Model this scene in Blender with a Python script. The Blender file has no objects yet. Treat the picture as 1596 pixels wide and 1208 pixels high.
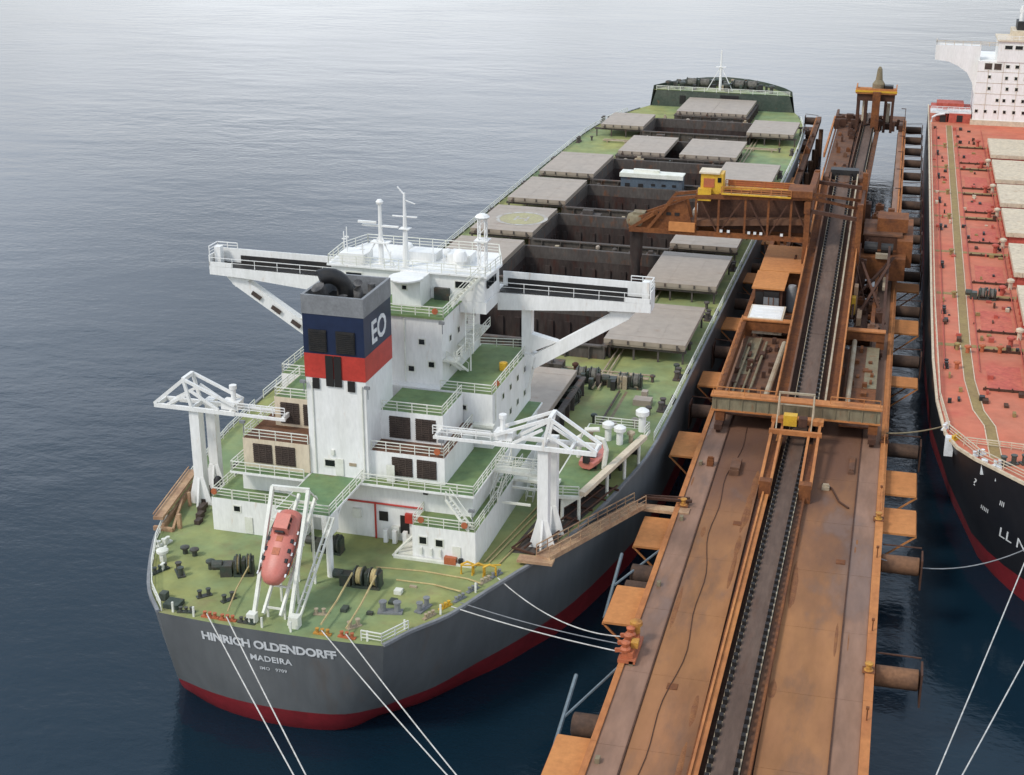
import bpy, bmesh, math, random
from mathutils import Vector, Matrix
random.seed(7)
R = math.radians
SC = bpy.context.scene
COL = SC.collection

# ------------------------------------------------------------------ camera, sky, sun, exposure
cam = bpy.data.cameras.new('camera')
cam.sensor_width = 36.0
cam.lens = 2290.0/1596*36
cam.shift_x = (798-843.0)/1596
cam.shift_y = (584.0-604)/1596
cam.clip_start = 1.0
cam.clip_end = 60000
co = bpy.data.objects.new('camera', cam)
COL.objects.link(co)
_p, _r, _a = R(20.76), R(0.36), R(13.585)
_f = Vector((-math.sin(_a)*math.cos(_p), math.cos(_a)*math.cos(_p), -math.sin(_p)))
_u = Vector((-math.sin(_a)*math.sin(_p), math.cos(_a)*math.sin(_p), math.cos(_p)))
_x = Vector((math.cos(_a), math.sin(_a), 0))
_x2 = _x*math.cos(_r)+_u*math.sin(_r)
_u2 = -_x*math.sin(_r)+_u*math.cos(_r)
m4 = Matrix((_x2, _u2, -_f)).transposed().to_4x4()
m4.translation = Vector((0, 0, 86))
co.matrix_world = m4
SC.camera = co

CLOUD = 2.1
SUN_EL, SUN_AZ = 48, 222          # azimuth clockwise from +Y
world = bpy.data.worlds.new('World')
SC.world = world
world.use_nodes = True
nt = world.node_tree
N, L = nt.nodes, nt.links
bg = N['Background']
sky = N.new('ShaderNodeTexSky')
sky.sky_type = 'NISHITA'
sky.sun_disc = False
sky.sun_elevation = R(SUN_EL)
sky.sun_rotation = R(SUN_AZ)
sky.air_density = 1.4
sky.dust_density = 3.0
tc = N.new('ShaderNodeTexCoord')
sep = N.new('ShaderNodeSeparateXYZ')
L.new(tc.outputs['Generated'], sep.inputs[0])
# overcast veil: bright towards the horizon, greyer overhead
ramp = N.new('ShaderNodeValToRGB')
ramp.color_ramp.interpolation = 'EASE'
e = ramp.color_ramp.elements
e[0].position = 0.0; e[0].color = (0.86, 0.88, 0.90, 1)
e[1].position = 1.0; e[1].color = (0.42, 0.47, 0.54, 1)
q = e.new(0.15); q.color = (0.93, 0.96, 1.01, 1)
q = e.new(0.28); q.color = (0.88, 0.97, 1.12, 1)
q = e.new(0.55); q.color = (0.43, 0.55, 0.71, 1)
L.new(sep.outputs['Z'], ramp.inputs[0])
mp = N.new('ShaderNodeMapping')
mp.inputs['Scale'].default_value = (1.0, 1.0, 2.6)
mp.inputs['Location'].default_value = (CLOUD, CLOUD*.7, 0)
L.new(tc.outputs['Generated'], mp.inputs[0])
cn = N.new('ShaderNodeTexNoise')
cn.inputs['Scale'].default_value = 3.1
cn.inputs['Detail'].default_value = 6
cn.inputs['Roughness'].default_value = 0.55
L.new(mp.outputs[0], cn.inputs['Vector'])
cr = N.new('ShaderNodeMapRange')
cr.inputs['From Min'].default_value = 0.32
cr.inputs['From Max'].default_value = 0.68
cr.inputs['To Min'].default_value = 0.66
cr.inputs['To Max'].default_value = 1.24
L.new(cn.outputs['Fac'], cr.inputs['Value'])
mul = N.new('ShaderNodeMix'); mul.data_type = 'RGBA'; mul.blend_type = 'MULTIPLY'
mul.inputs['Factor'].default_value = 1.0
L.new(ramp.outputs['Color'], mul.inputs['A'])
L.new(cr.outputs['Result'], mul.inputs['B'])
scl = N.new('ShaderNodeMix'); scl.data_type = 'RGBA'; scl.blend_type = 'MULTIPLY'
scl.inputs['Factor'].default_value = 1.0
scl.inputs['B'].default_value = (12.0, 12.0, 12.0, 1)
L.new(mul.outputs['Result'], scl.inputs['A'])
mixs = N.new('ShaderNodeMix'); mixs.data_type = 'RGBA'
mixs.inputs['Factor'].default_value = 0.85
L.new(sky.outputs['Color'], mixs.inputs['A'])
L.new(scl.outputs['Result'], mixs.inputs['B'])
L.new(mixs.outputs['Result'], bg.inputs['Color'])
bg.inputs['Strength'].default_value = 0.1

sun = bpy.data.lights.new('sun', 'SUN')
sun.energy = 1.5
sun.angle = R(11)
sun.color = (1.0, 0.96, 0.90)
so = bpy.data.objects.new('sun', sun)
COL.objects.link(so)
sd = Vector((math.sin(R(SUN_AZ))*math.cos(R(SUN_EL)), math.cos(R(SUN_AZ))*math.cos(R(SUN_EL)), math.sin(R(SUN_EL))))
so.rotation_euler = sd.to_track_quat('Z', 'Y').to_euler()
so.location = sd*300

SC.view_settings.view_transform = 'Standard'
SC.view_settings.look = 'None'
SC.view_settings.exposure = 0.5
SC.view_settings.gamma = 1.0
SC.view_settings.use_curve_mapping = False

# ------------------------------------------------------------------ materials
def mat(name, col, col2=None, scale=0.25, rough=0.65, metal=0.0, bump=0.0, bscale=3.0,
        rust=None, rlo=0.60, rhi=0.75, rscale=0.8, stretch=(1, 1, 1), rstretch=None, grime=0.25, wet=False, stain=None):
    m = bpy.data.materials.new(name)
    m.use_nodes = True
    t = m.node_tree; n = t.nodes; l = t.links
    b = n['Principled BSDF']
    b.inputs['Roughness'].default_value = rough
    b.inputs['Metallic'].default_value = metal
    b.inputs['Specular IOR Level'].default_value = 0.22 if rough >= 0.6 else 0.42
    g = n.new('ShaderNodeNewGeometry')
    def noise(s, det, st, off):
        mpn = n.new('ShaderNodeMapping')
        mpn.inputs['Scale'].default_value = st
        mpn.inputs['Location'].default_value = (off, off*1.7, off*.6)
        l.new(g.outputs['Position'], mpn.inputs[0])
        z = n.new('ShaderNodeTexNoise')
        z.inputs['Scale'].default_value = s
        z.inputs['Detail'].default_value = det
        z.inputs['Roughness'].default_value = 0.62
        l.new(mpn.outputs[0], z.inputs['Vector'])
        return z.outputs['Fac']
    def rng(src, a, c, lo=0.0, hi=1.0):
        k = n.new('ShaderNodeMapRange')
        k.inputs['From Min'].default_value = a; k.inputs['From Max'].default_value = c
        k.inputs['To Min'].default_value = lo; k.inputs['To Max'].default_value = hi
        l.new(src, k.inputs['Value'])
        return k.outputs['Result']
    def mix(fac, A, B, mode='MIX'):
        k = n.new('ShaderNodeMix'); k.data_type = 'RGBA'; k.blend_type = mode
        if isinstance(fac, float): k.inputs['Factor'].default_value = fac
        else: l.new(fac, k.inputs['Factor'])
        for s, v in (('A', A), ('B', B)):
            if isinstance(v, tuple): k.inputs[s].default_value = (v[0], v[1], v[2], 1)
            else: l.new(v, k.inputs[s])
        return k.outputs['Result']
    c = tuple(col)
    if col2 is None: col2 = tuple(x*0.78 for x in col)
    out = mix(rng(noise(scale, 6, stretch, 3.1), 0.36, 0.64), c, tuple(col2))
    if rust:
        out = mix(rng(noise(rscale, 8, rstretch or stretch, 11.7), rlo, rhi), out, tuple(rust))
    if grime:
        gm = rng(noise(scale*7, 8, stretch, 23.0), 0.3, 0.7, 1-grime, 1+grime*0.4)
        out = mix(1.0, out, gm, 'MULTIPLY')
    if stain:                    # ore dust trodden out from under the loader, thinning along the jetty
        spx = n.new('ShaderNodeSeparateXYZ'); l.new(g.outputs['Position'], spx.inputs[0])
        ad = n.new('ShaderNodeMath'); ad.operation = 'MULTIPLY_ADD'
        l.new(noise(0.13, 6, (1, .5, 1), 61.0), ad.inputs[0]); ad.inputs[1].default_value = 70.0; l.new(spx.outputs['Y'], ad.inputs[2])
        out = mix(rng(ad.outputs[0], 164, 206, 0.0, 0.88), out, stain)
    if wet:                      # damp stains: darker and smoother where water stands
        wn = noise(0.11, 5, (1, .4, 1), 41.0)
        out = mix(rng(wn, 0.57, 0.64, 0.0, 0.42), out, (0.085, 0.048, 0.032))
        l.new(rng(wn, 0.57, 0.66, rough, 0.35), b.inputs['Roughness'])
    l.new(out, b.inputs['Base Color'])
    if bump:
        bn = n.new('ShaderNodeBump')
        bn.inputs['Strength'].default_value = bump
        bn.inputs['Distance'].default_value = 0.05
        l.new(noise(bscale, 6, stretch, 5.0), bn.inputs['Height'])
        l.new(bn.outputs[0], b.inputs['Normal'])
    return m

RUST = (0.20, 0.075, 0.03)
M = {}
M['white'] = mat('white_paint', (0.80, 0.79, 0.76), (0.72, 0.71, 0.67), 0.5, 0.5, rust=(0.56, 0.42, 0.29), rlo=.62, rhi=.86, rscale=1.2, stretch=(1, 1, .25), grime=.10)
M['cream'] = mat('cream_paint', (0.66, 0.56, 0.42), (0.58, 0.48, 0.34), 0.5, 0.55, rust=RUST, rlo=.70, rhi=.9, stretch=(1, 1, .3), grime=.15)
M['rail'] = mat('railing_paint', (0.74, 0.73, 0.66), (0.62, 0.62, 0.52), 0.6, 0.5, grime=.1)
M['deck'] = mat('green_deck_paint', (0.196, 0.268, 0.134), (0.312, 0.308, 0.104), 0.05, 0.75, bump=.2, rust=(0.25, 0.195, 0.10), rlo=.56, rhi=.80, rscale=.22, grime=.26)
M['deckhi'] = mat('green_house_deck', (0.125, 0.215, 0.105), (0.20, 0.25, 0.095), 0.12, 0.7, rust=(0.2, 0.13, 0.06), rlo=.62, rhi=.8, rscale=.4, grime=.25)
M['fgreen'] = mat('faded_green_steel', (0.055, 0.074, 0.058), (0.090, 0.100, 0.080), 0.2, 0.7, rust=RUST, rlo=.62, rhi=.8, grime=.3)
M['hull'] = mat('grey_hull_paint', (0.148, 0.155, 0.155), (0.125, 0.131, 0.132), 0.10, 0.42, rust=(0.145, 0.118, 0.098), rlo=.58, rhi=.80, rscale=.45, stretch=(1, 1, .12), grime=.16)
M['boot'] = mat('red_boot_topping', (0.24, 0.020, 0.026), (0.19, 0.018, 0.022), 0.2, 0.45, grime=.2)
M['cover'] = mat('warm_grey_hatch_paint', (0.345, 0.278, 0.215), (0.325, 0.268, 0.212), 0.10, 0.5, bump=.1, rust=(0.24, 0.15, 0.095), rlo=.62, rhi=.82, rscale=.3, grime=.16)
M['coam'] = mat('dark_grey_brown_coaming', (0.105, 0.090, 0.078), (0.08, 0.066, 0.058), 0.3, 0.75, rust=RUST, rlo=.55, rhi=.8, grime=.3, stretch=(1, 1, .4))
M['hold'] = mat('hold_plating', (0.075, 0.058, 0.050), (0.045, 0.032, 0.028), 0.25, 0.85, rust=(0.07, 0.026, 0.018), rlo=.5, rhi=.74, grime=.35, stretch=(1, 1, .3))
M['ore'] = mat('iron_ore', (0.050, 0.022, 0.014), (0.03, 0.014, 0.01), 0.4, 0.95, bump=.8, grime=.3)
M['navy'] = mat('navy_paint', (0.014, 0.024, 0.060), None, 0.5, 0.38, grime=.1)
M['fred'] = mat('red_band_paint', (0.50, 0.050, 0.035), None, 0.5, 0.42, grime=.15)
M['fgrey'] = mat('funnel_rim_grey', (0.23, 0.235, 0.24), None, 0.5, 0.5, grime=.2)
M['byel'] = mat('dusty_orange_yellow_iron', (0.52, 0.27, 0.05), (0.40, 0.17, 0.05), 1.2, .6, rust=RUST, rlo=.55, rhi=.75, grime=.3)
M['black'] = mat('black_steel', (0.014, 0.014, 0.015), (0.03, 0.026, 0.022), 1.0, 0.55, grime=.3)
M['soot'] = mat('sooty_pipe', (0.03, 0.03, 0.032), (0.16, 0.15, 0.14), 0.6, 0.6, grime=.3)
M['dark'] = mat('dark_opening', (0.020, 0.017, 0.016), None, 1.0, 0.5)
M['louv'] = mat('brown_louvre', (0.085, 0.062, 0.050), (0.06, 0.045, 0.038), 1.0, 0.6, grime=.3)
M['glass'] = mat('dark_window_glass', (0.012, 0.014, 0.016), None, 1.0, 0.12, grime=0)
M['lifeb'] = mat('salmon_orange_grp', (0.54, 0.160, 0.120), (0.48, 0.165, 0.125), 0.7, 0.42, grime=.12)
M['ladder'] = mat('weathered_tan_ladder', (0.50, 0.33, 0.19), (0.34, 0.20, 0.12), 0.4, 0.65, rust=RUST, rlo=.6, rhi=.8, grime=.25)
M['yellow'] = mat('yellow_paint', (0.66, 0.40, 0.03), (0.55, 0.30, 0.03), 0.6, 0.5, rust=RUST, rlo=.62, rhi=.85, grime=.2)
M['orange'] = mat('orange_red_fitting', (0.48, 0.13, 0.05), (0.36, 0.11, 0.05), 0.8, 0.55, grime=.25)
M['winch'] = mat('dark_green_machinery', (0.045, 0.065, 0.050), (0.07, 0.06, 0.05), 0.8, 0.5, rust=RUST, rlo=.6, rhi=.8, grime=.3)
M['rope'] = mat('white_mooring_rope', (0.64, 0.62, 0.58), (0.44, 0.42, 0.38), 1.2, 0.8, grime=.3)
M['coilgrey'] = mat('grey_coiled_rope', (0.20, 0.19, 0.16), (0.10, 0.09, 0.08), 1.5, 0.85, grime=.35)
M['yrope'] = mat('ochre_rope', (0.52, 0.42, 0.20), (0.4, 0.3, 0.15), 2.0, 0.85, grime=.2)
M['letter'] = mat('white_lettering', (0.74, 0.75, 0.74), None, 1.0, 0.6, grime=.15)
# jetty palette
M['jtan'] = mat('ore_stained_slab', (0.395, 0.188, 0.070), (0.295, 0.136, 0.064), 0.035, 0.85, bump=.35, rust=(0.19, 0.105, 0.066), rlo=.50, rhi=.72, rscale=.30, stretch=(1, .30, 1), grime=.30, wet=True, stain=(0.135, 0.068, 0.045))
M['jmauve'] = mat('worn_mauve_concrete', (0.290, 0.175, 0.125), (0.26, 0.145, 0.092), 0.09, 0.85, bump=.3, rust=(0.27, 0.13, 0.06), rlo=.55, rhi=.8, rscale=.18, stretch=(1, .25, 1), grime=.28, wet=True)
M['jkerb'] = mat('orange_stained_kerb', (0.50, 0.205, 0.068), (0.40, 0.150, 0.055), 0.2, 0.8, grime=.25, stretch=(1, .5, 1))
M['jrust'] = mat('rusty_orange_steel', (0.225, 0.082, 0.027), (0.150, 0.056, 0.024), 0.35, 0.75, rust=(0.085, 0.04, 0.026), rlo=.55, rhi=.75, grime=.35)
M['jdark'] = mat('dark_rust_steel', (0.100, 0.046, 0.028), (0.070, 0.036, 0.025), 0.4, 0.8, grime=.35)
M['jdeck2'] = mat('dusty_brown_plate', (0.165, 0.085, 0.050), (0.125, 0.066, 0.044), 0.15, 0.85, bump=.3, rust=(0.21, 0.085, 0.036), rlo=.5, rhi=.75, rscale=.4, grime=.3)
M['jgreen'] = mat('faded_olive_beam', (0.235, 0.205, 0.130), (0.205, 0.155, 0.095), 0.3, 0.75, rust=(0.26, 0.115, 0.045), rlo=.58, rhi=.76, grime=.25, stretch=(1, 1, .4))
M['jroof'] = mat('orange_dusty_roof', (0.54, 0.225, 0.075), (0.47, 0.19, 0.065), 0.2, 0.8, grime=.18)
M['belt'] = mat('grey_brown_belt', (0.140, 0.092, 0.068), (0.100, 0.062, 0.045), 0.3, 0.75, rust=(0.12, 0.055, 0.03), rlo=.55, rhi=.8, rscale=.5, stretch=(1, .2, 1), grime=.25)
M['idler'] = mat('black_idler', (0.018, 0.015, 0.014), None, 1, 0.6)
M['pile'] = mat('rusty_pile', (0.21, 0.105, 0.055), (0.12, 0.065, 0.04), 0.4, 0.8, grime=.3)
M['fender'] = mat('dusty_fender_rubber', (0.115, 0.068, 0.045), (0.065, 0.045, 0.036), 0.5, 0.85, grime=.3)
M['bluegrey'] = mat('blue_grey_tube', (0.17, 0.21, 0.23), None, 0.5, 0.5)
M['hydr'] = mat('dusty_pale_pipe', (0.42, 0.36, 0.26), (0.34, 0.25, 0.16), 0.4, 0.7, grime=.2)
# second ship palette
M['hull2'] = mat('black_hull_paint', (0.012, 0.013, 0.017), (0.017, 0.017, 0.02), 0.2, 0.45, grime=.15)
M['deck2'] = mat('salmon_red_deck', (0.54, 0.150, 0.085), (0.49, 0.175, 0.105), 0.06, 0.75, bump=.2, rust=(0.47, 0.105, 0.070), rlo=.50, rhi=.72, rscale=.14, grime=.18)
M['coam2'] = mat('crimson_coaming', (0.47, 0.100, 0.070), (0.40, 0.09, 0.062), 0.3, 0.7, grime=.25)
M['olive'] = mat('olive_walkway', (0.30, 0.215, 0.085), (0.26, 0.175, 0.075), 0.3, 0.75, grime=.2)
M['cover2'] = mat('cream_hatch_paint', (0.60, 0.50, 0.36), (0.54, 0.45, 0.33), 0.2, 0.65, rust=(.30,.17,.09), rlo=.58, rhi=.82, grime=.25)

# ------------------------------------------------------------------ mesh helpers
class MB:
    def __init__(s): s.v = []; s.f = []
    def add(s, vs, fs):
        o = len(s.v)
        s.v += [tuple(a) for a in vs]
        s.f += [tuple(i+o for i in f) for f in fs]
        return s
    def box(s, x0, x1, y0, y1, z0, z1):
        return s.add([(x0,y0,z0),(x1,y0,z0),(x1,y1,z0),(x0,y1,z0),(x0,y0,z1),(x1,y0,z1),(x1,y1,z1),(x0,y1,z1)],
                     [(3,2,1,0),(4,5,6,7),(0,1,5,4),(1,2,6,5),(2,3,7,6),(3,0,4,7)])
    def bar(s, p, q, w, h=None, up=(0,0,1)):
        p, q = Vector(p), Vector(q); h = h or w
        d = (q-p).normalized(); u = Vector(up)
        if abs(d.dot(u)) > .98: u = Vector((0,1,0)) if abs(d.y) < .9 else Vector((1,0,0))
        a = d.cross(u).normalized(); b = a.cross(d).normalized()
        vs = []
        for c in (p, q):
            for i, j in ((-1,-1),(1,-1),(1,1),(-1,1)):
                vs.append(c+a*(i*w/2)+b*(j*h/2))
        return s.add(vs, [(3,2,1,0),(4,5,6,7),(0,1,5,4),(1,2,6,5),(2,3,7,6),(3,0,4,7)])
    def tube(s, p, q, r, n=8, r2=None, caps=True):
        p, q = Vector(p), Vector(q); r2 = r if r2 is None else r2
        d = (q-p).normalized(); u = Vector((0,0,1))
        if abs(d.dot(u)) > .95: u = Vector((1,0,0))
        a = d.cross(u).normalized(); b = a.cross(d)
        vs = []
        for c, rr in ((p, r), (q, r2)):
            for i in range(n):
                t = 2*math.pi*i/n
                vs.append(c+a*math.cos(t)*rr+b*math.sin(t)*rr)
        fs = [(i, (i+1) % n, n+(i+1) % n, n+i) for i in range(n)]
        if caps: fs += [tuple(range(n-1,-1,-1)), tuple(range(n, 2*n))]
        return s.add(vs, fs)
    def path(s, pts, r, n=6):
        pts = [Vector(p) for p in pts]
        vs = []; fs = []
        for k, c in enumerate(pts):
            d = (pts[min(k+1, len(pts)-1)]-pts[max(k-1, 0)]).normalized()
            u = Vector((0,0,1)) if abs(d.z) < .95 else Vector((1,0,0))
            a = d.cross(u).normalized(); b = a.cross(d)
            for i in range(n):
                t = 2*math.pi*i/n
                vs.append(c+a*math.cos(t)*r+b*math.sin(t)*r)
        for k in range(len(pts)-1):
            for i in range(n):
                j = (i+1) % n
                fs.append((k*n+i, k*n+j, (k+1)*n+j, (k+1)*n+i))
        fs += [tuple(range(n-1,-1,-1)), tuple(range((len(pts)-1)*n, len(pts)*n))]
        return s.add(vs, fs)
    def prism(s, pts, z0, z1):
        n = len(pts)
        vs = [(x, y, z0) for x, y in pts]+[(x, y, z1) for x, y in pts]
        return s.add(vs, [tuple(range(n-1,-1,-1)), tuple(range(n, 2*n))]+[(i, (i+1) % n, n+(i+1) % n, n+i) for i in range(n)])
    def prism_x(s, pts, x0, x1):       # outline in (y, z)
        n = len(pts)
        vs = [(x0, y, z) for y, z in pts]+[(x1, y, z) for y, z in pts]
        return s.add(vs, [tuple(range(n-1,-1,-1)), tuple(range(n, 2*n))]+[(i, (i+1) % n, n+(i+1) % n, n+i) for i in range(n)])
    def prism_y(s, pts, y0, y1):       # outline in (x, z)
        n = len(pts)
        vs = [(x, y0, z) for x, z in pts]+[(x, y1, z) for x, z in pts]
        return s.add(vs, [tuple(range(n)), tuple(range(2*n-1, n-1, -1))]+[((i+1) % n, i, n+i, n+(i+1) % n) for i in range(n)])
    def lathe(s, c, prof, n=12, axis='z'):
        vs = []; fs = []
        for r, h in prof:
            for i in range(n):
                t = 2*math.pi*i/n
                a, b = r*math.cos(t), r*math.sin(t)
                if axis == 'z': vs.append((c[0]+a, c[1]+b, c[2]+h))
                elif axis == 'x': vs.append((c[0]+h, c[1]+a, c[2]+b))
                else: vs.append((c[0]+a, c[1]+h, c[2]+b))
        m = len(prof)
        for k in range(m-1):
            for i in range(n):
                j = (i+1) % n
                fs.append((k*n+i, k*n+j, (k+1)*n+j, (k+1)*n+i))
        fs += [tuple(range(n)), tuple(range((m-1)*n, m*n))]
        return s.add(vs, fs)
    def quad(s, *p):
        return s.add(p, [tuple(range(len(p)))])
    def rail(s, pts, h=1.1, step=1.6, r=0.045, rows=3, closed=False):
        pts = [Vector(p) for p in pts]
        if closed: pts.append(pts[0])
        for a, b in zip(pts, pts[1:]):
            for k in range(rows):
                dz = Vector((0, 0, h*(k+1)/rows))
                s.bar(a+dz, b+dz, 2*r if k == rows-1 else 1.4*r)
            n = max(1, int((b-a).length/step))
            for i in range(n+1):
                c = a.lerp(b, i/n)
                s.bar(c, c+Vector((0, 0, h)), 1.8*r)
        return s
    def mesh(s, name, material, smooth=False):
        me = bpy.data.meshes.new(name)
        me.from_pydata(s.v, [], s.f)
        if not getattr(s, 'raw', False):
            bm = bmesh.new(); bm.from_mesh(me)
            bmesh.ops.recalc_face_normals(bm, faces=bm.faces)
            bm.to_mesh(me); bm.free()
        me.materials.append(material)
        if smooth:
            me.polygons.foreach_set('use_smooth', [True]*len(me.polygons))
            me.set_sharp_from_angle(angle=R(38))
        me.update()
        return me
    def build(s, name, material, parent=None, smooth=False):
        return link(name, s.mesh(name, material, smooth), parent)

def link(name, data, parent=None, loc=None):
    o = bpy.data.objects.new(name, data)
    COL.objects.link(o)
    if parent is not None: o.parent = parent
    if loc: o.location = loc
    return o

def thing(name, label, cat, loc=(0,0,0), rotz=0.0, group=None):
    o = link(name, None, None, loc)
    o.rotation_euler = (0, 0, rotz)
    return tag(o, label, cat, group)

def tag(o, label=None, cat=None, group=None, kind=None):
    if label: o['label'] = label
    if cat: o['category'] = cat
    if group: o['group'] = group
    if kind: o['kind'] = kind
    return o

_ub = {}
def ubox(name, material, parent, c, sz):
    """box part that shares one unit mesh per material"""
    if material.name not in _ub:
        _ub[material.name] = MB().box(-.5,.5,-.5,.5,-.5,.5).mesh('unit_'+material.name, material)
    o = link(name, _ub[material.name], parent, c)
    o.scale = sz
    if name == 'window':         # painted frame round the pane
        fs = [v*.6 if v <= .1 else v+.26 for v in sz]
        ubox('window_frame', M['rail'], parent, c, fs)
    return o

def copy_tree(o, parent=None):
    c = o.copy(); COL.objects.link(c); c.parent = parent
    for ch in list(o.children): copy_tree(ch, c)
    return c

def text_mesh(body, size, material, name, offset=0.0, extrude=0.0, spacing=1.0):
    cu = bpy.data.curves.new(name, 'FONT')
    cu.body = body; cu.size = size; cu.offset = offset; cu.extrude = extrude
    cu.align_x = 'CENTER'; cu.space_character = spacing; cu.resolution_u = 3
    o = bpy.data.objects.new(name, cu)
    COL.objects.link(o)
    dg = bpy.context.evaluated_depsgraph_get()
    me = bpy.data.meshes.new_from_object(o.evaluated_get(dg))
    bpy.data.objects.remove(o); bpy.data.curves.remove(cu)
    me.materials.clear(); me.materials.append(material)
    return me

def interp(x, xs, ys):
    if x <= xs[0]: return ys[0]
    for i in range(1, len(xs)):
        if x <= xs[i]:
            t = (x-xs[i-1])/((xs[i]-xs[i-1]) or 1e-9)
            return ys[i-1]+t*(ys[i]-ys[i-1])
    return ys[-1]

def hull_mesh(deck, wl, zs, z_lo, z_hi, material, flare=1.0):
    """shell between heights z_lo and z_hi of a hull given by its deck outline and its waterline outline"""
    b = MB()
    zt = zs
    def at(i, z):
        t = max(-0.25, min(1.0, z/zt))
        d, w = deck[i], wl[i]
        if t > 0 and flare != 1.0: t = t**(flare+(1-flare)*max(0.0, min(1.0, (d[1]-8)/22)))
        return (w[0]+(d[0]-w[0])*t, w[1]+(d[1]-w[1])*t, z)
    n = len(deck); m = 9
    lv = [z_lo+(z_hi-z_lo)*k/m for k in range(m+1)]
    vs = [at(i, z) for z in lv for i in range(n)]
    fs = []
    for k in range(m):
        for i in range(n):
            j = (i+1) % n
            fs.append((k*n+i, k*n+j, (k+1)*n+j, (k+1)*n+i))
    b.add(vs, fs)
    return b

def outline_x(side, y):
    """half-breadth of an outline side [(x, y)] at y"""
    return interp(y, [p[1] for p in side], [p[0] for p in side])

# ------------------------------------------------------------------ water
def make_water():
    m = bpy.data.materials.new('sea_water'); m.use_nodes = True
    t = m.node_tree; n = t.nodes; l = t.links
    b = n['Principled BSDF']
    b.inputs['Base Color'].default_value = (0.0040, 0.0155, 0.0265, 1)
    b.inputs['Roughness'].default_value = 0.10
    b.inputs['IOR'].default_value = 1.33
    g = n.new('ShaderNodeNewGeometry')
    prev = None
    for sc, dist, stn, stx, rot, det in ((0.020, 1.1, .40, (1, 2.0, 1), -16, 2), (0.12, 0.30, .60, (1, 1.6, 1), -26, 5), (0.55, 0.085, .85, (1, 1.4, 1), 12, 6)):
        mpn = n.new('ShaderNodeMapping')
        mpn.inputs['Scale'].default_value = stx
        mpn.inputs['Rotation'].default_value = (0, 0, R(rot))
        l.new(g.outputs['Position'], mpn.inputs[0])
        z = n.new('ShaderNodeTexNoise')
        z.inputs['Scale'].default_value = sc; z.inputs['Detail'].default_value = det
        z.inputs['Roughness'].default_value = 0.55
        l.new(mpn.outputs[0], z.inputs['Vector'])
        bn = n.new('ShaderNodeBump')
        bn.inputs['Distance'].default_value = dist
        # wind patches: ripples come and go over some tens of metres
        pn = n.new('ShaderNodeTexNoise')
        pn.inputs['Scale'].default_value = 0.0085 if sc < .5 else 0.014
        pn.inputs['Detail'].default_value = 3
        l.new(mpn.outputs[0], pn.inputs['Vector'])
        pr = n.new('ShaderNodeMapRange')
        pr.inputs['From Min'].default_value = .36; pr.inputs['From Max'].default_value = .64
        pr.inputs['To Min'].default_value = stn*.25; pr.inputs['To Max'].default_value = stn
        l.new(pn.outputs['Fac'], pr.inputs['Value'])
        l.new(pr.outputs['Result'], bn.inputs['Strength'])
        l.new(z.outputs['Fac'], bn.inputs['Height'])
        if prev: l.new(prev.outputs[0], bn.inputs['Normal'])
        prev = bn
    l.new(prev.outputs[0], b.inputs['Normal'])
    w = MB().quad((-20000, -20000, 0), (20000, -20000, 0), (20000, 20000, 0), (-20000, 20000, 0)).build('water', m)
    tag(w, kind='structure')
make_water()

def cr(pts, n=3):
    """Catmull-Rom through a list of points"""
    out = []
    m = len(pts)
    for i in range(m-1):
        p0 = pts[i-1] if i else tuple(2*a-b for a, b in zip(pts[0], pts[1]))
        p1, p2 = pts[i], pts[i+1]
        p3 = pts[i+2] if i+2 < m else tuple(2*a-b for a, b in zip(pts[-1], pts[-2]))
        for k in range(n):
            t = k/n
            out.append(tuple(.5*(2*b+(c-a)*t+(2*a-5*b+4*c-d)*t*t+(3*b-a-3*c+d)*t**3) for a, b, c, d in zip(p0, p1, p2, p3)))
    out.append(pts[-1])
    return out
# ------------------------------------------------------------------ first ship: grey bulk carrier
ZD = 12.7
SHIP_LOC, SHIP_ROT = (-53.95, 114.05, 0), R(-1.324)
ship = thing('bulk_carrier', 'grey-hulled bulk carrier with green decks and navy funnel, its holds open for loading', 'cargo ship', SHIP_LOC, SHIP_ROT)

D_S = [(11.3,0.1),(12.9,3.2),(15.5,7.1),(17.7,12.8),(19.6,17.5),(21.4,22),(23.8,31),(25.9,43),(27,55),(27.1,85),(27.1,120),(27.1,160),(27.1,200),(26.7,240),(25,265),(20.5,284),(13,294.5),(6.5,299.5)]
W_S = [(7.6,7.2),(9.3,8.7),(11.5,11),(14.6,15.6),(17.2,19.5),(19.5,24),(22.2,30),(25.3,43),(26.7,55),(27.1,85),(27.1,120),(27.1,160),(27.0,200),(26.0,235),(22.5,258),(14.5,276),(8,287),(3.5,292)]
D_P = [(-12.3,0.1),(-15.2,3.6),(-17.6,8),(-20.1,13.5),(-21.4,17.5),(-22.9,22.5),(-24.8,32),(-26.4,43)]+[(-x, y) for x, y in D_S[8:14]]+[(-24.2,263),(-18.0,284),(-11.6,294.5),(-6,299.5)]
W_P = [(-13.4,6.2),(-15.0,9.0),(-16.6,12.4),(-18.5,17.0),(-19.8,20.6),(-21.3,25.0),(-23.2,31.5),(-25.6,43)]+[(-x, y) for x, y in W_S[8:]]
D_T = [(-7.5,-.25),(-3,-.4),(2,-.4),(7,-.25)]
W_T = [(-8.8,4.0),(-3.6,2.9),(1.6,2.9),(5.4,4.0)]
_t = cr([D_P[0]]+D_T+[D_S[0]])[1:-1]; _w = cr([W_P[0]]+W_T+[W_S[0]])[1:-1]
D_T, W_T = _t, _w
D_S, W_S, D_P, W_P = cr(D_S), cr(W_S), cr(D_P), cr(W_P)
DECK = D_S+[(0,301.5)]+D_P[::-1]+D_T
WATL = W_S+[(0,294)]+W_P[::-1]+W_T
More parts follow.
